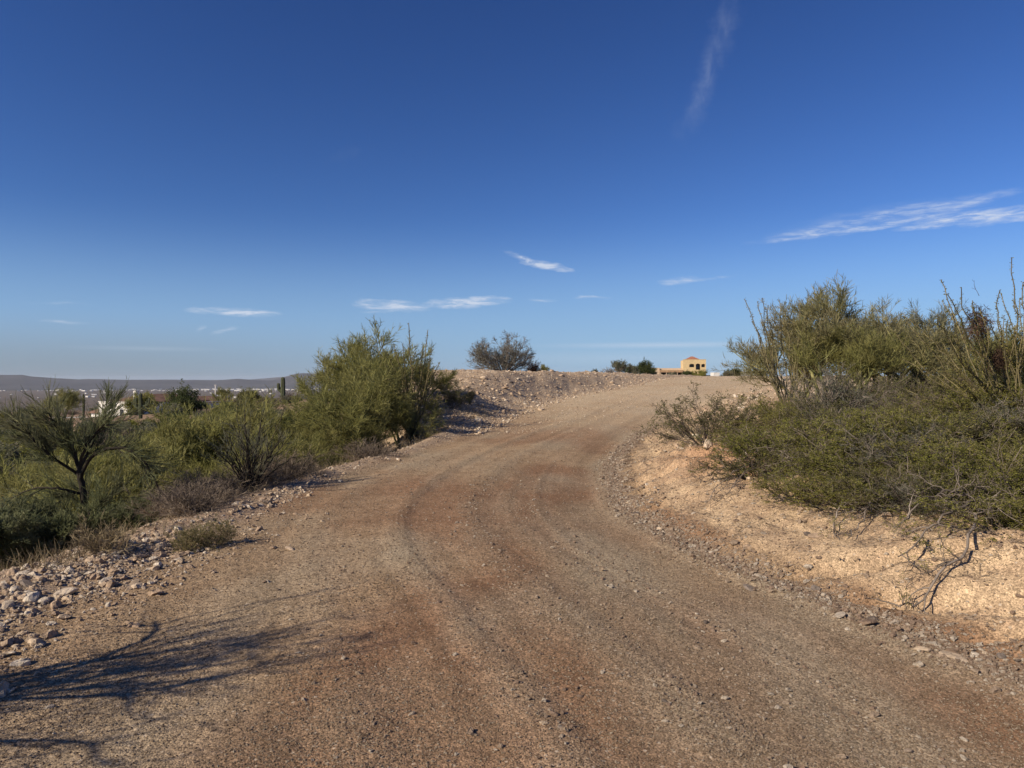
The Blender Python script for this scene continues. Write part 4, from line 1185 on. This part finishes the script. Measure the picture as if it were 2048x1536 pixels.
# ------------------------------------------------------------------ plants: right bank
def right_plants():
    G = 'palo verdes on the right bank'
    PG = [palo_verde(s, 3.0, 3.2, twig=t, trunks=n, up=.16, dens=d) for s, t, n, d in ((101, 'pv_twig', 3, .8), (102, 'pv_twig_dry', 4, .8), (103, 'pv_twig_dry', 4, .75), (104, 'pv_twig_grey', 5, .8))]
    for (u, yy, tv, vi, rz, lab) in [
        (1692, 12.6, 640, 0, 2.4, 'palo verde with thick yellow green trunk in the middle of the right bank'),
        (1648, 14.5, 572, 2, .4, 'tallest palo verde on the right bank, its narrow top against the sky'),
        (1600, 16.0, 625, 1, 5.0, 'palo verde behind the leafy ocotillo on the right bank'),
        (1752, 13.6, 600, 1, 1.4, 'palo verde with bare pale limbs right of the thick trunked one'),
        (1822, 16.0, 620, 3, 3.0, 'greyish palo verde behind the middle of the right thicket'),
        (1890, 15.5, 660, 2, .7, 'palo verde left of the leaning ocotillo stems'),
        (1965, 14.0, 690, 1, 4.4, 'palo verde seen through the leaning ocotillo stems'),
        (2062, 9.6, 690, 0, 5.6, 'light green palo verde filling the right edge of the view'),
        (1790, 19.0, 640, 3, 2.0, 'palo verde furthest back in the right thicket')]:
        x, y, z = at(u, yy); top = EYE + (760 - tv) / FPX * y
        place('palo_verde_tree', PG[vi], (x, y, z - .05), lab, 'tree', G, rz, tuple(max(.5, (top - z) / height_of(PG[vi])) * q for q in (1.12, 1.12, 1)))
    # leafy ocotillo at left of thicket
    x, y, z = at(1580, 13.4); k = y / FPX; rs = np.random.default_rng(6)
    tips = [((u - 1580) * k, rs.uniform(-.5, .4), EYE + (760 - v) * k - z) for u, v in
            [(1488, 598), (1508, 605), (1518, 598), (1530, 612), (1545, 610), (1560, 598), (1575, 615), (1590, 603), (1605, 620), (1498, 660), (1495, 690), (1535, 640), (1620, 640), (1555, 640), (1512, 640), (1585, 650), (1635, 625)]]
    place('ocotillo', ocotillo(33, tips, r=.014, per_m=75, ls=.032, leaf='pv_twig_dry', base=.25), (x, y, z), 'leafy ocotillo fanning up at the left end of the right thicket', 'ocotillo')
    # big leaning ocotillo
    x, y, z = at(2030, 8.8); k = y / FPX
    pts = [(1876, 584), (1912, 552), (2002, 520), (1950, 600), (1840, 600), (1990, 575), (2040, 600), (1832, 640), (1850, 690), (1870, 720), (1905, 680), (2080, 560), (2110, 620), (2150, 700), (1885, 760), (1930, 720), (1825, 665), (1960, 655), (2010, 640), (1848, 625), (1862, 668), (1835, 715), (1858, 742), (1890, 640), (1902, 735), (1925, 650), (1842, 780), (1875, 800), (1945, 690), (1815, 640), (1980, 610), (2025, 575), (2060, 590)]
    tips = [((u - 2030) * k, rs.uniform(-.7, .5), EYE + (760 - v) * k - z) for u, v in pts]
    place('ocotillo', ocotillo(34, tips, r=.012, per_m=130, ls=.024, base=.2, forks=.45), (x, y, z), 'large ocotillo leaning left over the bank at the right edge', 'ocotillo')
    for (u, v, s, lab) in [(1955, 645, 1.0, 'reddish brown dead clump caught high in the leaning ocotillo'), (1992, 715, .75, 'smaller reddish brown clump lower in the leaning ocotillo')]:
        rs3 = np.random.default_rng(int(u)); n = 260
        D = nrm(rs3.normal(size=(n, 3)) + np.array([.1, 0, -.5])); P = rs3.normal(0, .05, (n, 3)) * np.array([1, 1, 1.4])
        t0 = grow(rs3, P, D, rs3.uniform(.06, .2, n), 4, .35, -.1)
        a = kids(rs3, t0, 4, .2, 1, 30, 70, .03, .08, .2); t1 = grow(rs3, a[0], a[1], a[2], 2, .3)
        me = mesh_np('mistletoe_twigs', [tube(t0, radii(.003, .0015, 4, n), 3, rs3) + (0,), tube(t1, radii(.002, .001, 2, len(t1)), 2, rs3) + (0,)], [MAT['mistletoe']])
        o = obj('mistletoe_clump', me, None, ((u - 1024) / FPX * 8.8, 8.8, EYE + (760 - v) / FPX * 8.8)); o.scale = (s, s, s * 1.2)
        tag(o, lab, 'mistletoe')
    # creosote and friends
    CR = [creosote(120 + i, 1.0, 1.25, leaf=l, n=n, ls=.019, dens=d * 1.2) for i, (l, n, d) in enumerate((('creosote_leaf', 26, 1.0), ('creosote_leaf', 30, .9), ('creosote_dark', 24, .8), ('creosote_leaf', 22, .75)))]
    SP = creosote(130, 1.0, 1.3, leaf='creosote_dark', n=28, k=7, ls=.020, dens=.6)
    BG = creosote(131, 1.0, 1.4, leaf='bursage_leaf', stem='dead_wood', n=40, k=6, ls=.016, dens=.8)
    G = 'creosote bushes on the right bank'
    for (u, yy, tv, me, rz, lab) in [
        (1410, 12.4, 775, SP, .3, 'sparse brownish bush nearest the road bend on the right bank'),
        (1385, 14.0, 832, SP, 2.3, 'small sparse bush left of the sparse brownish one at the bend'),
        (1478, 12.2, 800, CR[2], 1.3, 'dark bush right behind the sparse brownish bush at the bend'),
        (1545, 12.6, 790, CR[0], 2.9, 'bright olive creosote below the leafy ocotillo'),
        (1610, 12.0, 800, CR[3], 4.1, 'olive creosote left of the thick palo verde trunk'),
        (1530, 9.8, 890, CR[2], .9, 'dark creosote on the lip of the bank above the red soil'),
        (1610, 9.0, 900, CR[1], 5.0, 'creosote on the bank directly below the thick palo verde trunk'),
        (1700, 9.8, 865, BG, 1.9, 'grey green bush below the forked palo verde trunks'),
        (1775, 10.6, 850, BG, 3.6, 'grey green bush right of the other grey green one'),
        (1650, 7.7, 935, CR[0], .1, 'creosote overhanging the pale gully wall'),
        (1725, 7.3, 925, CR[3], 2.2, 'creosote above the small white rock in the bank'),
        (1800, 7.6, 885, CR[1], 3.1, 'bright creosote in the middle of the right bank'),
        (1880, 6.9, 880, CR[0], 4.7, 'creosote above the hanging dead branches'),
        (1960, 6.5, 885, CR[1], 5.9, 'full creosote right of the hanging dead branches'),
        (2040, 6.1, 870, CR[3], .6, 'creosote at the right edge of view over the bank'),
        (1860, 9.2, 845, CR[2], 1.1, 'dark creosote behind the bright ones on the right bank'),
        (1940, 8.2, 835, CR[0], 2.0, 'creosote under the leaning ocotillo stems'),
        (2020, 7.6, 820, CR[1], 3.8, 'creosote at the base of the leaning ocotillo'),
        (1990, 11.0, 790, CR[2], 5.2, 'dark bush behind the ocotillo base'),
        (1850, 12.5, 790, SP, 4.4, 'thin bush on pale ground between the two thickets'),
        (1720, 14.5, 770, CR[2], .4, 'dark bush in the shade behind the forked trunks'),
        (1790, 13.5, 775, SP, 2.7, 'thin brown bush right of the forked trunks'),
        (1705, 6.75, 985, CR[0], .9, 'low creosote spilling over the sandy face beside the white rock'),
        (1600, 7.35, 965, CR[3], 3.3, 'low creosote at the lower edge of the right thicket above bare sand'),
        (1510, 8.5, 905, CR[2], 2.3, 'creosote just above the fan of grey dead twigs'),
        (1835, 6.35, 925, CR[2], 1.9, 'dark creosote over the tangle of twigs in the middle of the bank'),
        (2045, 5.55, 985, CR[1], 4.1, 'lowest creosote at the right edge reaching down to bare sand'),
        (1570, 11.0, 850, CR[1], 2.1, 'bright creosote directly below the leafy ocotillo'),
        (1660, 11.2, 850, CR[0], .5, 'creosote hiding the foot of the thick palo verde trunk'),
        (1475, 10.6, 870, CR[3], 5.1, 'creosote between the bend and the leafy ocotillo'),
        (1920, 10.2, 800, CR[1], 3.5, 'creosote in the gap left of the leaning ocotillo base'),
        (1840, 11.0, 830, BG, .2, 'grey green bush before the pale ground between thickets')]:
        x, y, z = at(u, yy); top = EYE + (760 - tv) / FPX * y
        s = max(.40, (top - z) / height_of(me)); w = max(s * 1.3, .88)
        place('creosote_bush', me, (x, y, z - .02), lab, 'bush', G, rz, (w, w, s))
    rs = random.Random(31); n = 0
    while n < 22:
        u = rs.uniform(1470, 2075); yy = rs.uniform(5.4, 9.2)
        x, y, z = at(u, yy)
        if x - float(np.interp(yy, YS, XR)) < 1.6: continue
        me = rs.choice([CR[0], CR[1], CR[3], CR[2], SP, BG]); s = rs.uniform(.30, .52) * (.6 + yy / 14) / height_of(me)
        place('creosote_bush', me, (x, y, z - .02), 'one of the many interlocking creosotes of the dense olive mass on the right bank', 'bush', G, rs.uniform(0, 6.28), (s * 1.7, s * 1.7, s))
        n += 1
    n = 0
    while n < 9:
        u = rs.uniform(1540, 2060); yy = rs.uniform(9.6, 12.2)
        x, y, z = at(u, yy)
        me = rs.choice([CR[0], CR[1], CR[3], CR[2], SP, BG]); s = rs.uniform(.6, .95) / height_of(me)
        place('creosote_bush', me, (x, y, z - .02), 'taller creosote in the back rows of the right bank, before the palo verde trunks', 'bush', G, rs.uniform(0, 6.28), (s * 1.1, s * 1.1, s))
        n += 1
    # the same thicket carries on beyond the right edge of the view
    n = 0
    while n < 34:
        x, y = rs.uniform(4.5, 17), rs.uniform(-1.5, 13)
        if x / max(y, .1) < .74: continue
        z = gz(x, y)
        if n % 5 == 0:
            vi = rs.randrange(4); k_ = rs.uniform(1.9, 2.6) / height_of(PG[vi])
            place('palo_verde_tree', PG[vi], (x, y, z - .05), 'palo verde on the right bank, continuing the thicket past the leaning ocotillo', 'tree', 'palo verdes on the right bank', rs.uniform(0, 6.28), k_)
        else:
            me = rs.choice([CR[0], CR[1], CR[3], CR[2], SP, BG]); k_ = rs.uniform(.5, 1.0) / height_of(me)
            place('creosote_bush', me, (x, y, z - .02), 'creosote on the right bank, continuing the thicket past the leaning ocotillo', 'bush', G, rs.uniform(0, 6.28), (k_ * 1.3, k_ * 1.3, k_))
        n += 1
    # dead wood hanging down the bank
    def W_(u, yy, dz=0.0):
        x, y, z = at(u, yy); return np.array([x, y, z + dz])
    def limb(ps):
        b = W_(*base)
        return [tuple(W_(*p) - b) for p in ps]
    base = (1955, 5.9, .1)
    limbs = [limb([(1955, 5.9, .15), (1960, 5.55, .14), (1945, 5.25, .08), (1890, 5.05, .06), (1830, 4.95, .05), (1795, 4.92, .05)]),
             limb([(1950, 5.9, .2), (1915, 5.6, .2), (1870, 5.5, .12), (1800, 5.35, .08)]),
             limb([(1955, 5.9, .2), (1985, 5.6, .2), (1975, 5.35, .1)]),
             limb([(1940, 5.9, .25), (1900, 5.8, .3), (1850, 5.75, .25), (1790, 5.7, .12)])]
    place('dead_branch', dead_branches(51, limbs, .014, k=10, kl=(.15, .42), tuft='creosote_leaf'), tuple(W_(*base)), 'thick dead branch drooping down the sandy bank at right', 'dead branch')
    base = (1725, 6.7, .1)
    limbs = [limb([(1725, 6.7, .1), (1690, 6.5, .12), (1665, 6.3, .06), (1672, 6.1, .03)]),
             limb([(1760, 6.7, .2), (1740, 6.4, .15), (1725, 6.15, .06), (1695, 5.95, .03)]),
             limb([(1800, 6.7, .2), (1770, 6.45, .15), (1735, 6.35, .1), (1690, 6.3, .1)])]
    place('dead_branch', dead_branches(52, limbs, .010, k=9, kl=(.12, .35), tuft='creosote_leaf'), tuple(W_(*base)), 'tangle of twigs with green tufts beside the white rock in the bank', 'dead branch')
    base = (1500, 8.6, .1)
    limbs = [limb([(1520, 8.7, .2), (1480, 8.4, .15), (1440, 8.2, .08), (1410, 8.0, .03)]),
             limb([(1515, 8.9, .2), (1470, 8.7, .18), (1430, 8.6, .1), (1395, 8.5, .04)]),
             limb([(1530, 8.5, .2), (1490, 8.2, .16), (1460, 8.0, .06), (1425, 7.8, .03)])]
    place('dead_branch', dead_branches(53, limbs, .008, mat='dead_wood', k=12, kl=(.15, .4)), tuple(W_(*base)), 'fan of grey dead twigs lying on the reddish bank', 'dead branch')
    base = (1930, 6.2, .1)
    rs = np.random.default_rng(77)
    def tangle(seed, c, n, H, lab):
        rr = np.random.default_rng(seed); x, y, z = at(*c)
        ls = []
        for i in range(n):
            a = rr.uniform(0, 6.28); l = rr.uniform(.4, 1) * H
            ls.append([(0, 0, 0), (math.cos(a) * l * .35, math.sin(a) * l * .35, l * .5), (math.cos(a) * l * .7, math.sin(a) * l * .7, l * rr.uniform(.5, .9))])
        place('dead_bush', dead_branches(seed, ls, .008, k=6, kl=(.12, .35)), (x, y, z), lab, 'dead bush')
    tangle(141, (1930, 6.15), 9, .55, 'bare pale grey bush under the creosote where the thick dead branch starts')
    tangle(142, (1740, 10.4), 10, .6, 'bare grey bush at the foot of the forked palo verde trunks')
    tangle(143, (1600, 7.9), 8, .42, 'bare dark twiggy bush low on the bank left of the gully')
    tangle(144, (1765, 12.2), 10, .7, 'bare whitish bush between the palo verde trunks')
    tangle(145, (1850, 6.8), 9, .5, 'bare grey bush tangled in the middle creosotes')
    DB = PVS['dry']; rs = random.Random(13)
    for i in range(16):
        u = rs.uniform(1440, 2040); yy = rs.uniform(7.4, 15)
        x, y, z = at(u, yy)
        if x - float(np.interp(yy, YS, XR)) < 1.2: continue
        s = rs.uniform(.5, 1.0)
        place('dry_shrub', DB[rs.randrange(4)], (x, y, z - .02), 'low dry grey shrub filling gaps between the creosotes of the right bank', 'shrub', 'dry shrubs on the right bank', rs.uniform(0, 6), s)
right_plants()

# ------------------------------------------------------------------ rocks
def rock_mesh(seed, mat, sub=2, flat=.7):
    bm = bmesh.new(); bmesh.ops.create_icosphere(bm, subdivisions=sub, radius=.5)
    rr = random.Random(seed)
    planes = []
    for _ in range(9):
        n = Vector((rr.gauss(0, 1), rr.gauss(0, 1), rr.gauss(0, 1))).normalized(); planes.append((n, rr.uniform(.26, .42)))
    for v in bm.verts:
        for n, d in planes:
            q = v.co.dot(n)
            if q > d: v.co -= n * (q - d)
        v.co += Vector((rr.gauss(0, 1), rr.gauss(0, 1), rr.gauss(0, 1))) * .012
        v.co.z *= flat
    me = bpy.data.meshes.new('rock'); bm.to_mesh(me); bm.free(); me.materials.append(MAT[mat])
    return me

def rocks():
    rs = random.Random(21)
    pale = [rock_mesh(200 + i, 'pale_stone', flat=rs.uniform(.55, .85)) for i in range(7)]
    dark = [rock_mesh(220 + i, 'dark_stone', flat=rs.uniform(.55, .85)) for i in range(4)]
    brown = [rock_mesh(230 + i, 'road_stone', flat=rs.uniform(.5, .8)) for i in range(4)]
    def put(me, x, y, s, lab, grp=None, name='rock', asp=None, sink=.25):
        o = obj(name, me, None, (x, y, gz(x, y) + s * (.32 - sink)))
        a = asp or (rs.uniform(.8, 1.5), rs.uniform(.7, 1.1), rs.uniform(.7, 1.0))
        o.scale = (s * a[0], s * a[1], s * a[2]); o.rotation_euler = (rs.uniform(-.3, .3), rs.uniform(-.3, .3), rs.uniform(0, 6.28))
        tag(o, lab, 'rock', grp); return o
    def putpx(me, u, v, wpx, lab, asp=None, grp=None):
        # find the distance where the ray meets the ground
        lo = 2.5
        for y in np.arange(2.5, 60, .02):
            x = (u - 1024) / FPX * y
            if EYE - (v - 760) / FPX * y <= gz(x, y): break
        return put(me, x, y, wpx / FPX * y, lab, grp, asp=asp)
    named = [
        (pale[0], 128, 1192, 44, 'large squarish brown topped rock in the left stone pile', (1.3, .8, .8)),
        (pale[1], 62, 1200, 36, 'large pale rock left of the squarish one in the stone pile', None),
        (pale[2], 112, 1216, 34, 'pale rounded rock in front of the squarish one in the pile', None),
        (pale[3], 85, 1205, 26, 'whitish rock wedged between two larger ones in the left pile', None),
        (pale[4], 22, 1310, 26, 'pale flat rock in shadow at the lower left of the pile', (1.3, .8, .6)),
        (pale[5], 214, 1214, 18, 'upright pale stone at the right tip of the left pile', (.6, .7, 1.3)),
        (brown[0], 262, 1176, 46, 'long flat slab stone at the road side of the left pile', (1.5, .5, .35)),
        (pale[6], 355, 1122, 18, 'bright pale stone just below the small green shrubs', None),
        (pale[0], 580, 1100, 24, 'flat pale stone alone on the road right of the small shrubs', (1.4, .7, .5)),
        (pale[1], 310, 1140, 24, 'pointed pale stone on the shoulder above the flat slab', None),
        (brown[1], 1000, 1501, 20, 'reddish stone on the road at the bottom centre', None),
        (dark[0], 1412, 1248, 15, 'dark stone standing alone on the right half of the road', None),
        (dark[1], 1500, 1180, 26, 'dark half buried rock at the right road margin', (1.4, .8, .7)),
        (brown[2], 1735, 1250, 42, 'brown boulder at the foot of the right bank', (1.2, .8, .8)),
        (brown[3], 1680, 1236, 30, 'tan flat rock left of the brown boulder at the bank foot', (1.3, .8, .5)),
        (pale[2], 1845, 1305, 30, 'tan half buried rock further right along the bank foot', (1.4, .8, .5)),
        (pale[3], 1912, 1318, 40, 'pale broken slab in the ditch at the right', (1.5, .8, .4)),
        (pale[4], 1632, 1075, 24, 'white rock lying in the bank beside a grey one', (1.3, .7, .7)),
        (dark[2], 1617, 1070, 18, 'grey rock touching the white one in the bank', None),
        (pale[5], 1248, 922, 15, 'pale stone on the lip of the bank at the road bend', None),
        (pale[6], 1082, 820, 18, 'white rock at the lower right of the mound rubble', None),
        (pale[0], 1010, 777, 18, 'large flat pale rock set in the mound face', (1.2, .7, .5)),
        (pale[1], 1122, 752, 10, 'white rock on top of the mound right of the grey tree', None),
        (dark[3], 1330, 1405, 14, 'dark stone at the edge of the grey gravel streak', None),
        (brown[0], 1160, 1395, 14, 'small brown stone left of the grey gravel streak', None),
        (pale[2], 1088, 1452, 16, 'tan stone near the bottom of the road right of centre', (1.4, .8, .7)),
        (dark[0], 1122, 1460, 14, 'dark stone immediately right of the tan one near the bottom', None),
        (pale[3], 1395, 1230, 10, 'tiny pale stone just above the lone dark stone on the road', None),
        (brown[1], 1140, 1520, 14, 'brown stone at the very bottom of the road', None),
    ]
    for (me, u, v, w, lab, asp) in named: putpx(me, u, v, w, lab, asp)
    # left pile
    G = 'pale stones piled along the left road edge'
    lab = 'pale rough stone, one of many heaped along the left edge of the road'
    for i in range(120):
        yy = 3.4 + 6.0 * rs.random() ** 1.6
        xl = float(np.interp(yy, YS, XL)); d = rs.gauss(.35, .38) + .25 if yy < 6.5 else rs.gauss(.3, .15)
        put(pale[rs.randrange(7)] if rs.random() < .8 else dark[rs.randrange(4)], xl - d, yy, rs.choice([.05, .06, .07, .08, .10, .12]) * rs.uniform(.8, 1.15), lab, G)
    G = 'pale stones strewn over the mound'
    lab = 'pale stone, one of many strewn over the rubble mound'
    for i in range(100):
        yy = rs.uniform(20, 42); xl = float(np.interp(yy, YS, XL)); a2 = float(np.interp(yy, YS, A2))
        x = xl - rs.uniform(-.3, a2 + .6)
        put(pale[rs.randrange(7)] if rs.random() < .75 else dark[rs.randrange(4)], x, yy, rs.choice([.12, .14, .18, .24]) * rs.uniform(.7, 1.2), lab, G)
    G = 'stones along the foot of the right bank'
    lab = 'stone in the line of loose stones along the foot of the right bank'
    for i in range(60):
        yy = rs.uniform(3.4, 17); xr = float(np.interp(yy, YS, XR))
        put((brown + dark + pale)[rs.randrange(15)], xr + rs.gauss(.05, .18), yy, rs.choice([.04, .05, .06, .09]) * rs.uniform(.8, 1.2), lab, G)

def gravel_tree(name, mat, sub=1):
    ng = bpy.data.node_groups.new(name, 'GeometryNodeTree')
    ng.interface.new_socket('Geometry', in_out='INPUT', socket_type='NodeSocketGeometry')
    ng.interface.new_socket('Geometry', in_out='OUTPUT', socket_type='NodeSocketGeometry')
    N = ng.nodes; L = ng.links
    gi = N.new('NodeGroupInput'); go = N.new('NodeGroupOutput')
    join = N.new('GeometryNodeJoinGeometry')
    for k in range(5):
        ico = N.new('GeometryNodeMeshIcoSphere'); ico.inputs['Radius'].default_value = .5; ico.inputs['Subdivisions'].default_value = sub + 1
        sp = N.new('GeometryNodeSetPosition')
        nz = N.new('ShaderNodeTexNoise'); nz.noise_dimensions = '4D'; nz.inputs['W'].default_value = k * 7.7; nz.inputs['Scale'].default_value = 1.6; nz.inputs['Detail'].default_value = 1
        sub_ = N.new('ShaderNodeVectorMath'); sub_.operation = 'SUBTRACT'; sub_.inputs[1].default_value = (.5, .5, .5)
        scl = N.new('ShaderNodeVectorMath'); scl.operation = 'SCALE'; scl.inputs['Scale'].default_value = 1.5
        L.new(nz.outputs['Color'], sub_.inputs[0]); L.new(sub_.outputs[0], scl.inputs[0])
        L.new(ico.outputs['Mesh'], sp.inputs['Geometry']); L.new(scl.outputs[0], sp.inputs['Offset'])
        tr = N.new('GeometryNodeTransform'); tr.inputs['Scale'].default_value = (1.2, .9, .62)
        sm = N.new('GeometryNodeSetMaterial'); sm.inputs['Material'].default_value = MAT[mat]
        gt = N.new('GeometryNodeGeometryToInstance')
        L.new(sp.outputs[0], tr.inputs[0]); L.new(tr.outputs[0], sm.inputs[0]); L.new(sm.outputs[0], gt.inputs[0]); L.new(gt.outputs[0], join.inputs[0])
    m2p = N.new('GeometryNodeMeshToPoints')
    iop = N.new('GeometryNodeInstanceOnPoints'); iop.inputs['Pick Instance'].default_value = True
    rv = N.new('FunctionNodeRandomValue'); rv.data_type = 'FLOAT_VECTOR'
    rv.inputs[0].default_value = (-.5, -.5, 0); rv.inputs[1].default_value = (.5, .5, 6.28)
    sc = N.new('GeometryNodeInputNamedAttribute'); sc.data_type = 'FLOAT'; sc.inputs['Name'].default_value = 'psize'
    L.new(gi.outputs[0], m2p.inputs[0]); L.new(m2p.outputs[0], iop.inputs['Points']); L.new(join.outputs[0], iop.inputs['Instance'])
    L.new(rv.outputs[0], iop.inputs['Rotation']); L.new(sc.outputs[0], iop.inputs['Scale'])
    L.new(iop.outputs[0], go.inputs[0])
    return ng

def gravel(name, X, Y, Sz, mat, label):
    z = terrain(X, Y)[0] + Sz * .12
    me = bpy.data.meshes.new(name); me.vertices.add(len(X))
    me.vertices.foreach_set('co', np.stack([X, Y, z], 1).astype(np.float32).ravel())
    a = me.attributes.new('psize', 'FLOAT', 'POINT'); a.data.foreach_set('value', Sz.astype(np.float32))
    me.materials.append(MAT[mat])
    o = obj(name, me); tag(o, label, 'gravel', kind='stuff')
    md = o.modifiers.new('scatter', 'NODES'); md.node_group = gravel_tree(name, mat)

def gravels():
    rs = np.random.default_rng(99)
    def size(n, lo, hi, p=3.0): return lo * (1 - rs.random(n) * (1 - (lo / hi) ** p)) ** (-1 / p)
    # road: loose chips, thicker on the windrows
    n = 60000
    y = 2.3 + 16 * rs.random(n) ** 1.6; x = rs.uniform(-4, 4, n) * (y / 5 + .4)
    T = pchip(YS, TAB, y); xl, xr = T[:, 0], T[:, 1]
    s = x - xr; ok = (x > xl - .1) & (s < .15)
    band = sum(np.clip(d, 0, 1) / .011 * np.exp(-((s - c - .10 * vnoise(y * .3, y * 0, 40)) / w) ** 2) for c, w, d in RUTS)
    dens = .10 + .9 * band + .5 * sstep(.1, .4, fbm(x / .7, y / 1.2, 91, 2)) + 1.0 * sstep(.8, .1, x - xl)
    keep = ok & (rs.random(n) < dens)
    x, y = x[keep], y[keep]
    gravel('road_gravel', x, y, size(len(x), .006, .032, 2.6), 'road_stone', 'loose brown gravel chips scattered over the dirt road')
    n = 190000
    y = 1 / rs.uniform(1 / 15.0, 1 / 2.3, n); x = rs.uniform(-.95, .95, n) * y
    T = pchip(YS, TAB, y); kk = (x > T[:, 0] - .2) & (x < T[:, 1] + .1) & (rs.random(n) < .35 + .65 * sstep(-.3, .3, fbm(x / .5, y / .9, 92, 3))); x, y = x[kk], y[kk]; n = len(x)
    gravel('road_grit', x, y, size(n, .0045, .013, 2.6) * (.55 + y / 9), 'grit', 'fine angular grit pressed into the surface of the dirt road')
    n = 1150
    y = 2.4 + 9 * rs.random(n) ** 1.4; T = pchip(YS, TAB, y); c = rs.choice([-1.95, -1.2, -2.75, -.2], n, p=[.4, .3, .15, .15])
    x = T[:, 1] + c + .10 * vnoise(y * .3, y * 0, 40) + rs.normal(0, .13, n)
    kk = vnoise(y * 1.1, c * 7, 96) > -.12; x, y = x[kk], y[kk]; n = len(x)
    gravel('windrow_stones', x, y, size(n, .012, .04, 2.6), 'road_stone', 'loose stones thrown up in low ridges between the wheel tracks')
    # left berm
    n = 60000
    y = 2.3 + 18 * rs.random(n) ** 1.5; T = pchip(YS, TAB, y)
    d = rs.normal(.35, .42, n) + .15 * (y < 7); d = np.where(y > 8.5, .25 + (d - .35) * .45, d); x = T[:, 0] - d
    kk = rs.random(n) < np.interp(y, [0, 6, 8, 20], [.62, .6, .14, .08]) * (.55 + 1.6 * np.clip(fbm(x / .6, y / .6, 95, 2) + .3, 0, 1)); x, y = x[kk], y[kk]; n = len(x)
    gravel('berm_gravel', x, y, size(n, .011, .09, 1.9) * np.clip(1 - .04 * (y - 6), .6, 1.0), 'pale_stone', 'pale angular gravel heaped along the left road edge')
    # right bank toe and face
    n = 46000
    y = 3 + 16 * rs.random(n) ** 1.3; T = pchip(YS, TAB, y)
    d = np.where(rs.random(n) < .6, rs.normal(.03, .13, n), rs.uniform(0, 3.2, n)); x = T[:, 1] + d
    gravel('bank_gravel', x, y, size(n, .008, .05, 2.4), 'road_stone', 'loose gravel line along the foot of the sandy right bank')
    # mound rubble and upper road
    n = 30000
    y = 18 + 30 * rs.random(n); T = pchip(YS, TAB, y)
    x = T[:, 0] - rs.uniform(-.8, 1, n) ** 1 * 0 - rs.uniform(-.8, 1.0, n) * (T[:, 5] + .8) ; x = np.where(rs.random(n) < .75, x, rs.uniform(T[:, 0], T[:, 1] + 2))
    onroad = x > T[:, 0] + .3; kk = ~onroad | (rs.random(n) < .5); x, y, onroad = x[kk], y[kk], onroad[kk]; n = len(x)
    gravel('mound_gravel', x, y, size(n, .026, .13, 2.6) * np.where(onroad, .45, 1.0), 'pale_stone', 'pale pinkish rubble covering the mound and upper road')
    # slope and far side stones
    n = 16000
    y = 6 + 60 * rs.random(n) ** 1.2; T = pchip(YS, TAB, y)
    x = np.where(rs.random(n) < .5, T[:, 0] - T[:, 5] - rs.random(n) * 22, T[:, 1] + 1 + rs.random(n) * 14)
    gravel('slope_gravel', x, y, size(n, .03, .20, 2.4), 'pale_stone', 'scattered pale stones on the scrubby slopes off the road')
gravels()
rocks()

# ------------------------------------------------------------------ dry grass fringe (uncountable)
def grass():
    rs = np.random.default_rng(55)
    n = 9000
    y = 6 + 16 * rs.random(n) ** 1.3; T = pchip(YS, TAB, y)
    left = rs.random(n) < .7
    clump = fbm(y * 1.3, np.where(left, 0, 50.0) + y * 0, 7, 2)
    x = np.where(left, T[:, 0] - .55 - np.abs(rs.normal(0, .7, n)), T[:, 1] + 1.6 + np.abs(rs.normal(0, 2.0, n)))
    k = (clump > -.15); x, y = x[k], y[k]; n = len(x)
    z = terrain(x, y)[0]
    D = nrm(np.stack([rs.normal(0, .45, n), rs.normal(0, .45, n), np.ones(n)], 1))
    p = grow(rs, np.stack([x, y, z - .01], 1), D, rs.uniform(.06, .24, n), 3, .15, -.02, .1)
    v, f = tube(p, radii(.0022, .0008, 3, n), 2, rs)
    o = obj('dry_grass', mesh_np('dry_grass', [(v, f, 0)], [MAT['dry_straw']])); tag(o, 'dry straw grass fringe between the shrubs along the road edges', 'grass', kind='stuff')
grass()

def litter():
    rs = np.random.default_rng(56); n = 9000
    y = 5 + 10 * rs.random(n) ** 1.3; T = pchip(YS, TAB, y)
    side = rs.random(n) < .75
    x = np.where(side, T[:, 1] + .25 + np.abs(rs.normal(1.1, .8, n)), T[:, 0] - .3 - np.abs(rs.normal(0, .8, n)))
    k = fbm(x / .5, y / .5, 57, 2) > -.12; x, y = x[k], y[k]; n = len(x)
    z = terrain(x, y)[0]
    a = rs.uniform(0, 6.28, n); D = np.stack([np.cos(a), np.sin(a), rs.normal(0, .12, n)], 1)
    p = grow(rs, np.stack([x, y, z + .006], 1), D, rs.uniform(.02, .14, n) * (.5 + rs.random(n)), 3, .3)
    v, f = tube(p, radii(.0022, .0012, 3, n), 3, rs)
    o = obj('twig_litter', mesh_np('twig_litter', [(v, f, 0)], [MAT['dry_twig']])); tag(o, 'fallen twigs littering the sandy bank below the shrubs', 'twigs', kind='stuff')
litter()

# ------------------------------------------------------------------ air
def haze():
    m, nt = new_mat('haze_air')
    vol = nt.nodes.new('ShaderNodeVolumePrincipled')
    vol.inputs['Color'].default_value = (.80, .87, 1.0, 1); vol.inputs['Density'].default_value = HAZE
    vol.inputs['Anisotropy'].default_value = 0.0
    out = nt.nodes.new('ShaderNodeOutputMaterial'); nt.links.new(vol.outputs[0], out.inputs['Volume'])
    me = box_mesh('haze', [(-16500, 16500, -16500, 16500, -110, 76, 0)], [m])
    o = obj('haze', me); tag(o, kind='stuff')
HAZE = 3.6e-5
haze()

print('TRIS', sum(len(m.loop_triangles) or (len(m.loops) - 2 * len(m.polygons)) for m in bpy.data.meshes))
